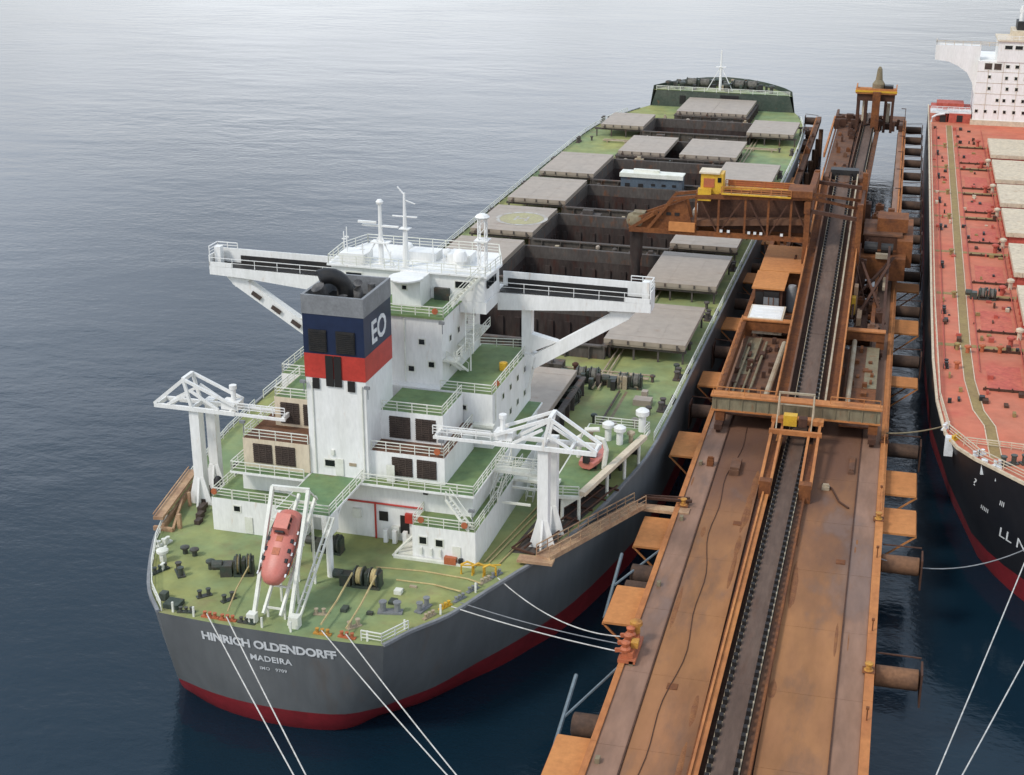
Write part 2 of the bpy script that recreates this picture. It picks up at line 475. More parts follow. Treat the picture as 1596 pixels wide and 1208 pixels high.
hull = hull_mesh(DECK, WATL, ZD, 2.75, ZD, M['hull'], .62).build('hull', M['hull'], ship, smooth=True); hull.data.set_sharp_from_angle(angle=R(20))
boot = hull_mesh(DECK, WATL, ZD, -3.0, 2.75, M['boot'], .62).build('boot_topping', M['boot'], ship, smooth=True)

# transom lettering, bent onto the plating
def transom_y(x, z):
    t = max(0, min(1, z/ZD))**.62
    pd = [D_P[0]]+D_T+[D_S[0]]; pw = [W_P[0]]+W_T+[W_S[0]]
    P = [(w[0]+(d[0]-w[0])*t, w[1]+(d[1]-w[1])*t) for d, w in zip(pd, pw)]
    return interp(x, [a[0] for a in P], [a[1] for a in P])
def transom_text(body, size, xc, z0, name, spacing=1.0, off=0.0):
    me = text_mesh(body, size, M['letter'], name, offset=off, spacing=spacing)
    bm = bmesh.new(); bm.from_mesh(me)
    bmesh.ops.triangulate(bm, faces=bm.faces)
    bm.to_mesh(me); bm.free()
    for v in me.vertices:
        x, z = v.co.x+xc, v.co.y+z0
        v.co = (x, transom_y(x, z)-0.07, z)
    return link(name, me, hull)
transom_text('HINRICH OLDENDORFF', 1.36, -0.65, 10.45, 'name_lettering', .96, 0.055)
transom_text('MADEIRA', .98, -0.5, 8.95, 'port_lettering', 1.08, 0.03)
transom_text('IMO   9709', 0.56, -0.4, 7.85, 'number_lettering', 1.1, 0.01)

# openings of the nine holds (x0, x1, y0, y1)
HX0, HX1 = -11.2, 13.6
HATCH = {9:(50,69.2), 8:(83,101.2), 7:(112.2,130.6), 6:(136,154), 5:(160.3,178.8), 4:(184.6,204.4), 3:(209,227), 2:(238,254), 1:(260.5,281)}
OPEN = {8, 7, 6, 5, 4, 3, 2}
def deck_sheet():
    b = MB()
    b.add([(x, y, ZD) for x, y in [D_P[0]]+D_T+[D_S[0]]], [tuple(range(len(D_T)+2))])
    ys = sorted(set([p[1] for p in D_S if p[1] < 283]+[p[1] for p in D_P if p[1] < 283]+[283.0]+[y for k in OPEN for y in HATCH[k]]))
    for a, c in zip(ys, ys[1:]):
        m = (a+c)/2
        la, lc = outline_x(D_P, a), outline_x(D_P, c)
        ra, rc = outline_x(D_S, a), outline_x(D_S, c)
        if any(HATCH[k][0] <= m <= HATCH[k][1] for k in OPEN):
            b.add([(la,a,ZD),(HX0,a,ZD),(HX0,c,ZD),(lc,c,ZD)], [(0,1,2,3)])
            b.add([(HX1,a,ZD),(ra,a,ZD),(rc,c,ZD),(HX1,c,ZD)], [(0,1,2,3)])
        else:
            b.add([(la,a,ZD),(ra,a,ZD),(rc,c,ZD),(lc,c,ZD)], [(0,1,2,3)])
    return b
md = deck_sheet(); deck = md.build('main_deck', M['deck'], ship)
b = MB()
for side in (D_S, D_P):
    for p, q in zip(side, side[1:]):
        if q[1] < 284: b.bar((p[0],p[1],ZD+.1), (q[0],q[1],ZD+.1), .35, .3)
b.build('sheer_strake', M['fgrey'], ship)

# forecastle
FZ = 17.0
fs = [p for p in DECK if p[1] >= 283]
i0 = (outline_x(D_S, 283), 283.0); j0 = (outline_x(D_P, 283), 283.0)
ring = [i0]+[p for p in D_S if p[1] > 283]+[(0,301.5)]+[p for p in D_P[::-1] if p[1] > 283]+[j0]
b = MB()
out = [(x*.955, 283+(y-283)*1.04) for x, y in ring]
n = len(ring)
b.add([(x,y,ZD) for x,y in ring]+[(x,y,FZ+1.2) for x,y in out], [(k,k+1,n+k+1,n+k) for k in range(n-1)])
b.build('bow_bulwark', M['fgreen'], ship, smooth=True)
MB().add([(x,y,FZ) for x,y in out], [tuple(range(n))]).build('forecastle_deck', M['deck'], ship)
fb = MB().prism_y([(j0[0]+.3,ZD),(i0[0]-.3,ZD),(i0[0]-1.6,FZ),(j0[0]+1.6,FZ)], 283, 283.4).build('forecastle_bulkhead', M['fgreen'], ship)
ubox('doorway', M['dark'], fb, (3.2, 282.95, ZD+2.2), (5.0, .15, 3.0))
ubox('doorway', M['dark'], fb, (-9.5, 282.95, ZD+2), (1.6, .15, 2.2))
MB().rail([(i0[0]-1.6,283.2,FZ),(j0[0]+1.6,283.2,FZ)], r=.07, step=3).build('forecastle_rail', M['rail'], ship)
fm = MB().tube((0,287,FZ),(0,287,27.0),.42,8,.22).build('foremast', M['white'], ship)
MB().box(-1.4,1.4,286.6,287.4,23.2,23.4).box(-.2,.2,286.8,287.2,26.9,27.8).build('crosstree', M['white'], fm)
MB().bar((-3.5,286.5,FZ),(0,287,23.5),.18).bar((3.5,286.5,FZ),(0,287,23.5),.18).build('mast_stay', M['white'], fm)

def winch(x, y, z, rot=0.0, L_=6.0, rope='yrope', parent=ship, name='mooring_winch', k=1.0):
    """drum winch on a bed: bed, end frames, two drums with coiled rope, motor"""
    Rm = Matrix.Rotation(rot, 4, 'Z') @ Matrix.Scale(k, 4); T = Matrix.Translation((x, y, z))
    def put(bm_, nm, mt, par, sm=False):
        o = bm_.build(nm, mt, par, sm); o.data.transform(T @ Rm); return o
    h = L_/2
    base = put(MB().box(-h, h, -.9, .9, 0, .35).box(-h, -h+.3, -.7, .7, .35, 2.1).box(h-.3, h, -.7, .7, .35, 2.1).box(-.2, .2, -.7, .7, .35, 2.1)
               .box(-h-1.6, -h-.2, -.8, .8, 0, 1.5), name, M['winch'], parent)
    for c in (-h/2-.05, h/2+.05):
        w = h/2-.35
        put(MB().lathe((c,0,1.35), [(1.25,-w),(1.25,-w+.14),(.8,-w+.15),(.8,w-.15),(1.25,w-.14),(1.25,w)], 14, 'x'), 'drum', M['winch'], base)
        put(MB().lathe((c,0,1.35), [(1.02,-w+.22),(1.08,-w*.5),(1.0,0),(1.1,w*.4),(1.02,w-.22)], 14, 'x'), 'rope_coil', M[rope], base, True)
    put(MB().lathe((-h-1.9,0,1.3), [(.55,-.7),(.62,-.6),(.62,.5),(.4,.6)], 10, 'x'), 'motor', M['winch'], base)
    return base

def bitts(x, y, z, rot=0.0, parent=ship, m='fgrey', s=1.0):
    Rm = Matrix.Rotation(rot, 4, 'Z'); T = Matrix.Translation((x, y, z)) @ Rm @ Matrix.Scale(s, 4)
    o = MB().box(-1.3,1.3,-.5,.5,0,.2).lathe((-.75,0,.2),[(.33,0),(.33,.9),(.44,.95),(.44,1.1)],10).lathe((.75,0,.2),[(.33,0),(.33,.9),(.44,.95),(.44,1.1)],10).build('double_bollard', M[m], parent)
    o.data.transform(T); return o

def fairlead(x, y, z, rot=0.0, parent=ship, m='orange', s=.7):
    T = Matrix.Translation((x, y, z)) @ Matrix.Rotation(rot, 4, 'Z') @ Matrix.Scale(s, 4)
    o = MB().box(-1.5,1.5,-.35,.35,0,.25).lathe((-.9,0,.25),[(.30,0),(.24,.3),(.34,.75)],8).lathe((.9,0,.25),[(.30,0),(.24,.3),(.34,.75)],8).lathe((0,0,.25),[(.30,0),(.24,.3),(.34,.75)],8).build('roller_fairlead', M[m], parent)
    o.data.transform(T); return o

def mushroom(x, y, z, h=1.2, r=.5, m='white', parent=ship):
    return MB().lathe((x,y,z),[(r*.55,0),(r*.55,h*.7),(r,h*.72),(r,h*.9),(r*.5,h)],10).build('ventilator', M[m], parent, True)

# forecastle machinery
winch(-6.5, 290.5, FZ, 0, 7, 'coilgrey'); winch(6.5, 290.5, FZ, 0, 7, 'coilgrey')
for i in range(34):
    rq = random.Random(100+i); x, y = rq.uniform(-13,13), rq.uniform(285,297.5)
    if abs(x) > 13-(y-285)*.55: continue
    MB().box(x-rq.uniform(.2,.7),x+rq.uniform(.2,.7),y-.4,y+.4,FZ,FZ+rq.uniform(.5,2.0)).build('deck_gear', M[rq.choice(['winch','black','fgreen','hydr','black'])], ship)
for x, y in ((-12,289),(11.5,289),(-3,296),(3,296),(-8,294.5),(8.5,294.5)): bitts(x, y, FZ, .3, m='winch', s=1.1)
for x, y in ((-14,286),(14,286),(-1.5,293),(2,285.5),(-10,285.5)): mushroom(x, y, FZ, 2.2, .9, 'winch')
b = MB()
for x in (-3.2, 3.2): b.box(x-1.2,x+1.2,293.2,296.2,FZ,FZ+1.5)
b.build('windlass_bed', M['winch'], ship)

# ---- hatches
def coaming(k):
    y0, y1 = HATCH[k]
    x0, x1 = (HX0, HX1) if k != 1 else (-7, 10.6)
    b = MB(); t = .45; zt = ZD+2.1
    b.box(x0-t, x0, y0-t, y1+t, ZD, zt).box(x1, x1+t, y0-t, y1+t, ZD, zt)
    b.box(x0, x1, y0-t, y0, ZD, zt).box(x0, x1, y1, y1+t, ZD, zt)
    b.box(x0-t-.35, x0-t, y0-t, y1+t, zt-.22, zt).box(x1+t, x1+t+.35, y0-t, y1+t, zt-.22, zt)
    b.box(x0, x1, y0-t-.35, y0-t, zt-.22, zt).box(x0, x1, y1+t, y1+t+.35, zt-.22, zt)
    nn = 7
    for i in range(nn):
        x = x0+(x1-x0)*(i+.5)/nn
        b.box(x-.08, x+.08, y0-t-.5, y0-t, ZD, zt-.22)
        yy = y0+(y1-y0)*(i+.5)/nn
        b.box(x1+t, x1+t+.5, yy-.08, yy+.08, ZD, zt-.22).box(x0-t-.5, x0-t, yy-.08, yy+.08, ZD, zt-.22)
    c = b.build('hatch_coaming', M['coam'], ship)
    # transverse rails the covers roll on, with their legs, both ends of the hatch
    r = MB()
    if k in OPEN and k != 3:
        for yy in (y0+.7, y1-.7):
            for xa, xb in ((x0-12.4, x0-t), (x1+t, x1+12.2)):
                lo = outline_x(D_P, yy)+.4; hi = outline_x(D_S, yy)-.4
                xa, xb = max(xa, lo), min(xb, hi)
                r.box(xa, xb, yy-.22, yy+.22, zt-.45, zt-.02)
                m = 4
                for i in range(m):
                    xx = xa+.5+(xb-xa-1)*i/(m-1)
                    r.box(xx-.14, xx+.14, yy-.14, yy+.14, ZD, zt-.45)
        r.build('cover_rail', M['coam'], c)
    h = MB()
    if k in OPEN:
        dz = -9.0; e = .02
        h.box(x0-e-.3, x0-e, y0-e, y1+e, dz, ZD-.01).box(x1+e, x1+e+.3, y0-e, y1+e, dz, ZD-.01)
        h.box(x0-e, x1+e, y0-e-.3, y0-e, dz, ZD-.01).box(x0-e, x1+e, y1+e, y1+e+.3, dz, ZD-.01)
        for i in range(9):           # corrugations of the bulkheads
            x = x0+(x1-x0)*(i+.5)/9
            h.box(x-.45, x+.45, y1-.3, y1+e, dz, ZD-1.2)
            yy = y0+(y1-y0)*(i+.5)/9
            h.box(x0-e, x0+.25, yy-.3, yy+.3, dz, ZD-1.2)
        hold = h.build('cargo_hold', M['hold'], ship)
        o = MB(); nx, ny = 14, 12
        vs = []
        rr = random.Random(k)
        for j in range(ny+1):
            for i in range(nx+1):
                u, v = i/nx, j/ny
                z = -4.5+4.0*math.exp(-((u-.5)**2+(v-.5)**2)*9)+rr.uniform(-.25, .25)
                vs.append((x0+(x1-x0)*u, y0+(y1-y0)*v, z))
        o.add(vs, [(j*(nx+1)+i, j*(nx+1)+i+1, (j+1)*(nx+1)+i+1, (j+1)*(nx+1)+i) for j in range(ny) for i in range(nx)])
        o.build('ore_heap', M['ore'], hold, True)
    return c
for k in HATCH: coaming(k)

def cover(x0, x1, y0, y1, z=ZD+2.12):
    b = MB()
    b.box(x0, x1, y0, y1, z+.32, z+.98)
    b.box(x0+.12, x1-.12, y0+.12, y1-.12, z+.02, z+.32)
    for i in range(1, 3):                       # welded seams stand proud
        x = x0+(x1-x0)*i/3
        b.box(x-.03, x+.03, y0+.1, y1-.1, z+.98, z+.995)
    for yy in (y0+2.2, y1-2.2):
        b.box(x0+.2, x1-.2, yy-.03, yy+.03, z+.98, z+.997)
    o = b.build('hatch_cover', M['cover'], ship)
    w = MB()
    for x in (x0+1.0, x1-1.0):
        for yy in (y0-.06, y1+.06): w.lathe((x, yy, z+.3), [(.28,-.12),(.28,.12)], 8, 'y')
    for i in range(5):
        x = x0+(x1-x0)*(i+.5)/5
        w.box(x-.12, x+.12, y0-.16, y0, z+.34, z+.9)
    w.build('cover_wheel', M['coam'], o)
    return o
CS0, CS1 = 13.8, 25.7
CP0, CP1 = -23.2, -11.4
helicov = None
for k in (8, 7, 6, 5, 4, 2):
    y0, y1 = HATCH[k]
    if k == 2:
        cover(13.8, 25.0, y0, y1); cover(-22.0, -11.4, y0, y1)
    else:
        cover(CS0, CS1, y0, y1); c = cover(CP0, CP1, y0, y1)
        if k == 6: helicov = c
y0, y1 = HATCH[3]; cover(-11.4, -.7, y0, y1); cover(2.6, 15.4, y0, y1)
y0, y1 = HATCH[1]; cover(-7.2, 1.75, y0, y1); cover(1.8, 10.8, y0, y1)
y0, y1 = HATCH[9]; cover(-11.3, .9, y0, y1); cover(.95, 13.2, y0, y1)
# helicopter marking on the sixth port cover: yellow disc in a white ring
zc = ZD+2.12+1.005
def disc(r0, r1, cx, cy, z, n=40):
    b = MB(); vs = []; fs = []
    for i in range(n):
        t = 2*math.pi*i/n
        vs += [(cx+r0*math.cos(t), cy+r0*math.sin(t), z), (cx+r1*math.cos(t), cy+r1*math.sin(t), z)]
    for i in range(n):
        j = (i+1) % n
        fs.append((2*i, 2*i+1, 2*j+1, 2*j))
    return b.add(vs, fs)
M['heliy'] = mat('pale_yellow_marking', (0.42, 0.39, 0.21), (0.36, 0.32, 0.20), .4, .7)
disc(.02, 4.1, -15.9, 144.8, zc).build('yellow_disc', M['heliy'], helicov)
M['wornw'] = mat('worn_white_marking', (0.52, 0.51, 0.48), (0.40, 0.37, 0.32), .5, .7, rust=(.35,.29,.23), rlo=.48, rhi=.62, rscale=.9, grime=.2)
disc(4.2, 4.9, -15.9, 144.8, zc+.004).build('white_ring', M['wornw'], helicov)
MB().box(-17.2,-16.7,143.3,146.3,zc,zc+.03).box(-15.1,-14.6,143.3,146.3,zc,zc+.03).box(-16.7,-15.1,144.55,145.05,zc,zc+.028).build('landing_letter', M['wornw'], helicov)

# ---- cross decks between the hatches: deck store, vents, winches, pipes
st = MB().box(-4.6, 8.2, 180.4, 183.2, ZD, ZD+4.6).build('deck_store', mat('store_blue_paint', (.095,.125,.155), (.085,.10,.118), .4, .6, rust=RUST, rlo=.62, rhi=.8), ship)
MB().box(-4.8, 8.4, 180.2, 183.4, ZD+4.6, ZD+4.85).box(-2.2, 3.2, 181.6, 182.4, ZD+4.85, ZD+5.4).build('roof', M['rail'], st)
MB().box(-4.85, 8.45, 180.05, 180.2, ZD+4.0, ZD+4.8).build('fascia', M['rail'], st)
for x in (-3.2, -.4): ubox('doorway', M['dark'], st, (x, 180.36, ZD+1.6), (1.0, .1, 2.2))
for x in (2.2, 4.4, 6.6): ubox('vent', M['dark'], st, (x, 180.36, ZD+2.6), (.8, .1, .5))
rr = random.Random(3)
gaps = [(69.8, 82.4), (101.8, 111.6), (131.1, 135.4), (154.6, 159.8), (179.3, 184.0), (204.9, 208.5), (227.6, 237.4), (254.6, 260)]
b = MB()
for a, c in gaps:
    for xx in (HX0-1.3, HX1+1.3):
        pass
    m = (a+c)/2
    for dy in (-.9, -.5, .7): b.tube((-20, m+dy, ZD+.45), (22, m+dy, ZD+.45), .13, 6)
    for i in range(10): b.box(-19+i*4.4, -18.7+i*4.4, m-1.2, m+1.0, ZD, ZD+.34)
for xx in (15.2, 16.0, -13.2): b.tube((xx, 70, ZD+.4), (xx, 258, ZD+.4), .14, 6)
b.build('deck_pipe', M['hydr'], ship)
for a, c in gaps:
    m = (a+c)/2
    for x in (-9.5, -6, -3, 1, 4.5, 8, 11):
        hx = rr.uniform(.8, 2.2); wx = rr.uniform(.3, 1.1)
        if rr.random() < .5: mushroom(x+rr.uniform(-.6,.6), m+rr.uniform(-.8,.8), ZD, hx, rr.uniform(.3,.55), rr.choice(['coam','coam','cover','jdark']))
        else: MB().box(x-wx, x+wx, m-.7, m+.5, ZD, ZD+hx).box(x-wx*.5, x+wx*.4, m-.5, m+.2, ZD+hx, ZD+hx+.5).build('pump_unit', M[rr.choice(['coam','winch','hydr','coam'])], ship)
    for x in (-23, 22.5):
        mushroom(x, m+rr.uniform(-.8,.8), ZD, 1.1, .4, 'coam')
for y in (76.5, 107, 157, 232.5):
    MB().box(-7.5, -3.5, y-1.2, y+1.2, ZD, ZD+1.7).box(-7, -5, y-.6, y+.6, ZD+1.7, ZD+2.5).box(6, 9.5, y-1.1, y+1.1, ZD, ZD+1.3).build('hydraulic_unit', M['coam'], ship)
winch(13.8, 73.4, ZD, .05, 4.0, 'coilgrey', k=.85); winch(19.9, 72.6, ZD, .05, 4.0, 'coilgrey', k=.85)
winch(-15, 75, ZD, 0, 5.0, 'coilgrey')
winch(13.6, 64.6, ZD, 1.4, 3.0, 'coilgrey', k=.85)
for i in range(12):
    x, y = 12.6+i*.75, 72+rr.uniform(-1.6,1.4)
    MB().box(x-.3,x+.3,y-.4,y+.4,ZD,ZD+rr.uniform(.4,1.9)).build('pump_unit', M[rr.choice(['winch','coam','black','hydr'])], ship)
for y in (66, 78, 105, 133, 157, 181, 206, 230, 257):
    bitts(25.6, y, ZD, 1.57, m='coam'); bitts(-25.6, y, ZD, 1.57, m='coam')
    fairlead(26.5, y+3, ZD, 1.57, m='coam')
for (x, y) in ((24.3, 63.5), (23.4, 59), (25.0, 80.4), (24.6, 110), (25.2, 90), (24.8, 134), (18, 59), (21, 57)):
    mushroom(x, y, ZD, 1.3, .45, rr.choice(['coam', 'winch', 'cover']))
# painted walkway line and small fittings on the deck abreast the last hatch
MB().box(19.6, 20.0, 52, 71, ZD+.004, ZD+.006).build('walkway_line', M['jgreen'], ship)
MB().tube((19.0,52,ZD+.35),(19.0,70,ZD+.35),.16,6).build('deck_pipe', M['coam'], ship)
MB().box(21.6,24.0,66.3,68.0,ZD,ZD+.8).box(22.2,23,69,70,ZD,ZD+1).build('access_hatch', M['cover'], ship)
for side, nm in ((D_S, 1), (D_P, -1)):
    pts = [(p[0]-.35*nm, p[1], ZD+.1) for p in side if 52 < p[1] < 275]
    MB().rail(pts, 1.15, 3.2, .05).build('deck_railing', M['rail'], ship)

# ---- aft mooring deck
winch(5.6, 10.6, ZD, .05, 3.6, 'yrope', k=.82); winch(-7.6, 9.6, ZD, .35, 2.4, 'yrope', k=.85)
winch(-.6, 16.6, ZD, 0, 2.6, 'winch', k=.8)
fairlead(-6.9, .55, ZD, 0, m='orange', s=.6); fairlead(-5.0, .5, ZD, .05, m='orange', s=.6)
fairlead(4.9, .55, ZD, 0, m='byel', s=.6); fairlead(7.4, .6, ZD, -.05, m='orange', s=.6)
fairlead(-9.6, .8, ZD, .2, m='winch', s=.6); fairlead(-3.0, .5, ZD, 0, m='winch', s=.6)
bitts(9.7, 6.2, ZD, .2, m='fgrey', s=.95); bitts(12.6, 7.7, ZD, 1.3, m='fgrey', s=.8)
bitts(-14.0, 7.8, ZD, -.9, m='winch', s=.8); bitts(-9.4, 4.2, ZD, .8, m='winch', s=.6); bitts(-6.7, 4.1, ZD, 1.0, m='winch', s=.6)
bitts(3.2, 4.0, ZD, .2, m='hydr', s=.5); bitts(7.3, 2.6, ZD, .9, m='hydr', s=.6)
mushroom(-11.4, 9.6, ZD, 1.1, .5, 'winch'); mushroom(-15.6, 12, ZD, .9, .5, 'winch'); mushroom(-14.4, 11.8, ZD, .9, .5, 'winch')
mushroom(-17, 9.8, ZD, 1.5, .65, 'rail')
for y, x in ((8,-16.2),(9.6,-17),(11.4,-17.8),(13.2,-18.7)):
    MB().box(x,x+.3,y-.3,y+.3,ZD,ZD+.8).build('bulwark_stay', M['rail'], ship)
fairlead(-16.2, 7.7, ZD, 1.1, m='winch'); fairlead(-18.8, 13.2, ZD, 1.2, m='rail')
# fittings along the starboard quarter: yellow hoops, chocks, pedestal rollers
for x, y, m_ in ((15.3,8.6,'yellow'),(16.2,10.4,'fgrey'),(16.9,12.6,'fgrey'),(17.6,14.6,'hydr'),(18.3,16.2,'fgrey'),(14.4,6.4,'hydr')):
    fairlead(x-.7, y, ZD, 1.1, m=m_, s=.55)
b = MB()
for x in (14.6, 15.8, 17.0):
    b.path([(x-.6,15.6,ZD),(x-.6,15.6,ZD+1.1),(x,15.8,ZD+1.4),(x+.6,16,ZD+1.1),(x+.6,16,ZD)], .12)
b.bar((14,15.4,ZD+1.1),(18,16.6,ZD+1.1),.12).build('yellow_guard', M['yellow'], ship)
b = MB()
for x, y in ((-10.9,.3),(-8.5,0),(-1.2,-.1),(1.8,-.1),(9.5,.3),(12.2,3.2),(14.6,6.9),(16.6,12)):
    b.box(x-.09,x+.09,y-.09+.25,y+.09+.25,ZD,ZD+1.1)
b.rail([(8.9,.5,ZD),(11.0,.4,ZD),(12.6,3.4,ZD)], r=.05)
b.build('stern_railing', M['rail'], ship)
MB().rail([(-12.1,.4,ZD),(-14.9,3.7,ZD),(-17.3,8,ZD),(-19.8,13.5,ZD),(-21.1,17.5,ZD),(-22.6,22.5,ZD),(-24.5,32,ZD),(-25.9,43,ZD),(-26.5,52,ZD)], r=.04).build('stern_railing', M['rail'], ship)
MB().box(-12.2,-10.6,.9,2.4,ZD,ZD+.5).box(-13.3,-12.6,2.2,3.0,ZD,ZD+.8).build('access_hatch', M['fgreen'], ship)
b = MB()
for a, c in (((4.3,9.8,1.7),(4.6,1,.8)), ((6.8,9.9,1.7),(7.2,1,.8))):
    b.path([(a[0],a[1],ZD+a[2]),((a[0]+c[0])/2,(a[1]+c[1])/2,ZD+1.0),(c[0],c[1],ZD+c[2])], .11)
b.path([(-6.8,9.6,ZD+1.4),(-6.2,5,ZD+.9),(-5.2,1,ZD+.7)], .09)
b.path([(5,14.5,ZD+.05),(10,15,ZD+.05),(15,14.6,ZD+.1),(16.8,13.2,ZD+.6)], .09)
b.path([(8,12.5,ZD+.05),(12,12.6,ZD+.05),(15.4,11.2,ZD+.5)], .09)
b.build('deck_rope', M['yrope'], ship)

# ---- deckhouse tiers
ZA, ZB, ZC, ZDD, ZN = 16.6, 19.7, 22.8, 26.2, 34.2
b = MB()
b.box(-15.3, 15.0, 21.0, 47, ZD, ZA)
b.prism([(-15.3,18),(-4.8,18),(-4.8,21),(-15.3,21)], ZD, ZA)
b.box(8.0, 14.95, 17.5, 21, ZD, ZA)
house = b.build('deckhouse', M['white'], ship)
MB().box(-12.9, 13.6, 21.0, 47, ZA, ZB-.25).build('house_tier', M['white'], house)
# green weather decks, each 60 mm thick with a white edge
def deck_plate(x0, x1, y0, y1, z, par=house, name='weather_deck'):
    MB().box(x0, x1, y0, y1, z-.25, z-.02).build('deck_edge', M['white'], par)
    return MB().box(x0+.12, x1-.12, y0+.12, y1-.12, z-.02, z+.02).build(name, M['deckhi'], par)
def plate(x0, x1, y0, y1, z, par=house):
    return MB().box(x0, x1, y0, y1, z+.003, z+.03).build('weather_deck', M['deckhi'], par)
plate(-15.25, -4.85, 18.05, 20.95, ZA); plate(-15.25, -12.95, 21, 46.9, ZA)
plate(8.05, 14.9, 17.55, 20.95, ZA); plate(13.65, 14.95, 21, 46.9, ZA)
deck_plate(-13.2, -4.6, 18.7, 30, ZB+.0)
deck_plate(-4.55, 1.55, 11.2, 20.65, ZB)
deck_plate(1.6, 14.2, 19.6, 47.2, ZB)
deck_plate(-13.2, -4.6, 30.05, 47.2, ZB)
MB().tube((1.2,11.5,ZD),(1.2,11.5,ZB-.25),.36,10).tube((-4.2,11.5,ZD),(-4.2,11.5,ZB-.25),.3,10).bar((1.2,11.7,ZB-2.6),(1.2,15,ZB-.3),.25).box(.6,1.5,11.2,13.4,ZB-2.4,ZB-.25).build('platform_pillar', M['white'], house)
# rails of the lower decks
b = MB()
b.rail([(-12.9,18.1,ZA),(-15.15,18.15,ZA),(-15.15,34,ZA)]); b.rail([(-12.8,18.1,ZA),(-5,18.1,ZA)])
b.rail([(8.1,17.6,ZA),(14.85,17.6,ZA),(14.85,36,ZA)]); b.rail([(8.1,17.6,ZA),(8.1,20.9,ZA)])
b.rail([(-4.6,18.85,ZB),(-13.1,18.85,ZB),(-13.1,34,ZB)])
b.rail([(1.45,20.5,ZB),(1.45,11.3,ZB),(-4.45,11.3,ZB)])
b.rail([(1.6,19.7,ZB),(14.1,19.7,ZB),(14.1,36,ZB)])
b.build('railing', M['rail'], house)
# recessed after wall: red fire main, doors, lockers, pipes
MB().tube((-1.2,20.85,ZA+.3),(8,20.85,ZA+.3),.11).tube((2.6,20.85,ZD),(2.6,20.85,ZA+.3),.11).build('fire_main', M['fred'], house)
ubox('doorway', M['dark'], house, (3.5, 20.97, ZD+2.7), (1.0,.1,1.1)); ubox('doorway', M['dark'], house, (5.9, 20.97, ZD+2.0), (1.0,.1,2.1))
ubox('fire_locker', M['fred'], house, (6.6, 20.8, ZD+2.9), (1.1,.35,1.1))
for x, z in ((.5,ZD+2.8),(4.9,ZD+1.2),(-3.6,ZD+2.6)): ubox('locker', M['rail'], house, (x, 20.8, z), (.9,.4,1.1))
for x in (4.0, 5.0, 6.2): ubox('locker', M['white'], house, (x, 20.2, ZD+.8), (.45,.45,1.5))
for x, z in ((9.2,ZD+2.3),(11.0,ZD+2.2)): ubox('window', M['glass'], house, (x, 17.46, z), (.75,.1,.75))
for x in (9.0, 10.1, 11.1): ubox('vent_pipe', M['rail'], house, (x, 17.35, ZD+1.1), (.2,.2,.8))
ubox('window', M['glass'], house, (-12.3, 17.96, ZD+2.9), (.7,.1,.6)); ubox('lamp', M['dark'], house, (8.4, 20.9, ZA+2.2), (.5,.3,.3))
ubox('fire_box', M['orange'], house, (12.3, 17.2, ZD+.5), (1.3,.5,.8)); ubox('fire_box', M['black'], house, (13.4, 17.25, ZD+.45), (.4,.4,.7))
MB().box(6.3, 8.0, 17.6, 20.9, ZD, ZD+.35).box(6,14.9,17.0,17.4,ZD,ZD+.3).build('doorstep', M['rail'], house)
MB().bar((5.8,17.3,ZD+.1),(8.3,18.8,ZA-1.2),.25,.15).bar((5.8,18.1,ZD+.1),(8.3,19.6,ZA-1.2),.25,.15).build('ladder', M['rail'], house)
# inclined ladder between B and A decks (white, crossing) on the starboard corner
def stair(p, q, w=.9, n=9, par=house, m='rail'):
    p, q = Vector(p), Vector(q); d = (q-p); s = d.cross(Vector((0,0,1))).normalized()*w/2
    b = MB().bar(p+s, q+s, .1, .28).bar(p-s, q-s, .1, .28)
    for i in range(1, n):
        c = p+d*i/n
        b.bar(c-s, c+s, .22, .06)
    for k in (s, -s):
        b.bar(p+k+Vector((0,0,1)), q+k+Vector((0,0,1)), .07)
        b.bar(p+k, p+k+Vector((0,0,1)), .07); b.bar(q+k, q+k+Vector((0,0,1)), .07)
    return b.build('stairway', M[m], par)
stair((14.3,18.0,ZA), (11.6,18.7,ZB-.1), .8)
stair((14.7,25,ZA), (14.7,30.5,ZB), .8)
stair((16.2,34,ZD), (16.2,39,ZA+.2), .8)

# engine casing and funnel
cas = MB().box(-4.6, 2.1, 20.7, 28.5, ZB-.5, 30.8).build('engine_casing', M['white'], ship)
fun = MB().box(-4.65, 2.15, 20.65, 28.55, 33.5, 37.85).build('funnel', M['navy'], ship)
MB().box(-4.66, 2.16, 20.64, 28.56, 30.8, 33.5).build('red_band', M['fred'], fun)
b = MB()
b.box(-4.7,2.2,20.6,20.9,37.85,39.9).box(-4.7,2.2,28.3,28.6,37.85,39.9).box(-4.7,-4.4,20.9,28.3,37.85,39.9).box(1.9,2.2,20.9,28.3,37.85,39.9)
b.build('funnel_rim', M['fgrey'], fun)
MB().box(-4.4,1.9,20.9,28.3,37.86,37.95).build('funnel_top', M['black'], fun)
for x0, x1 in ((-4.0,-2.0), (-.95,1.15)):
    b = MB().box(x0,x1,20.5,20.6,33.75,36.2)
    for i in range(11): b.box(x0+.08,x1-.08,20.42,20.5,33.85+i*.21,33.95+i*.21)
    b.build('louvre', M['black'], fun)
for x0, x1, z0, z1 in ((-2.25,-1.4,30.0,33.4),(-1.3,-.5,30.0,33.4),(-3.8,-3.05,29.6,30.78),(.15,.95,29.6,30.78)):
    MB().box(x0,x1,20.52,20.62,z0,z1).build('vent_slot', M['dark'], fun)
me = text_mesh('EO', 3.3, M['letter'], 'funnel_letters', offset=.06, extrude=.03)
for v in me.vertices:
    v.co = (2.2+v.co.z, 24.75+v.co.x*1.02, 34.35+v.co.y*1.06)
link('funnel_letters', me, fun)
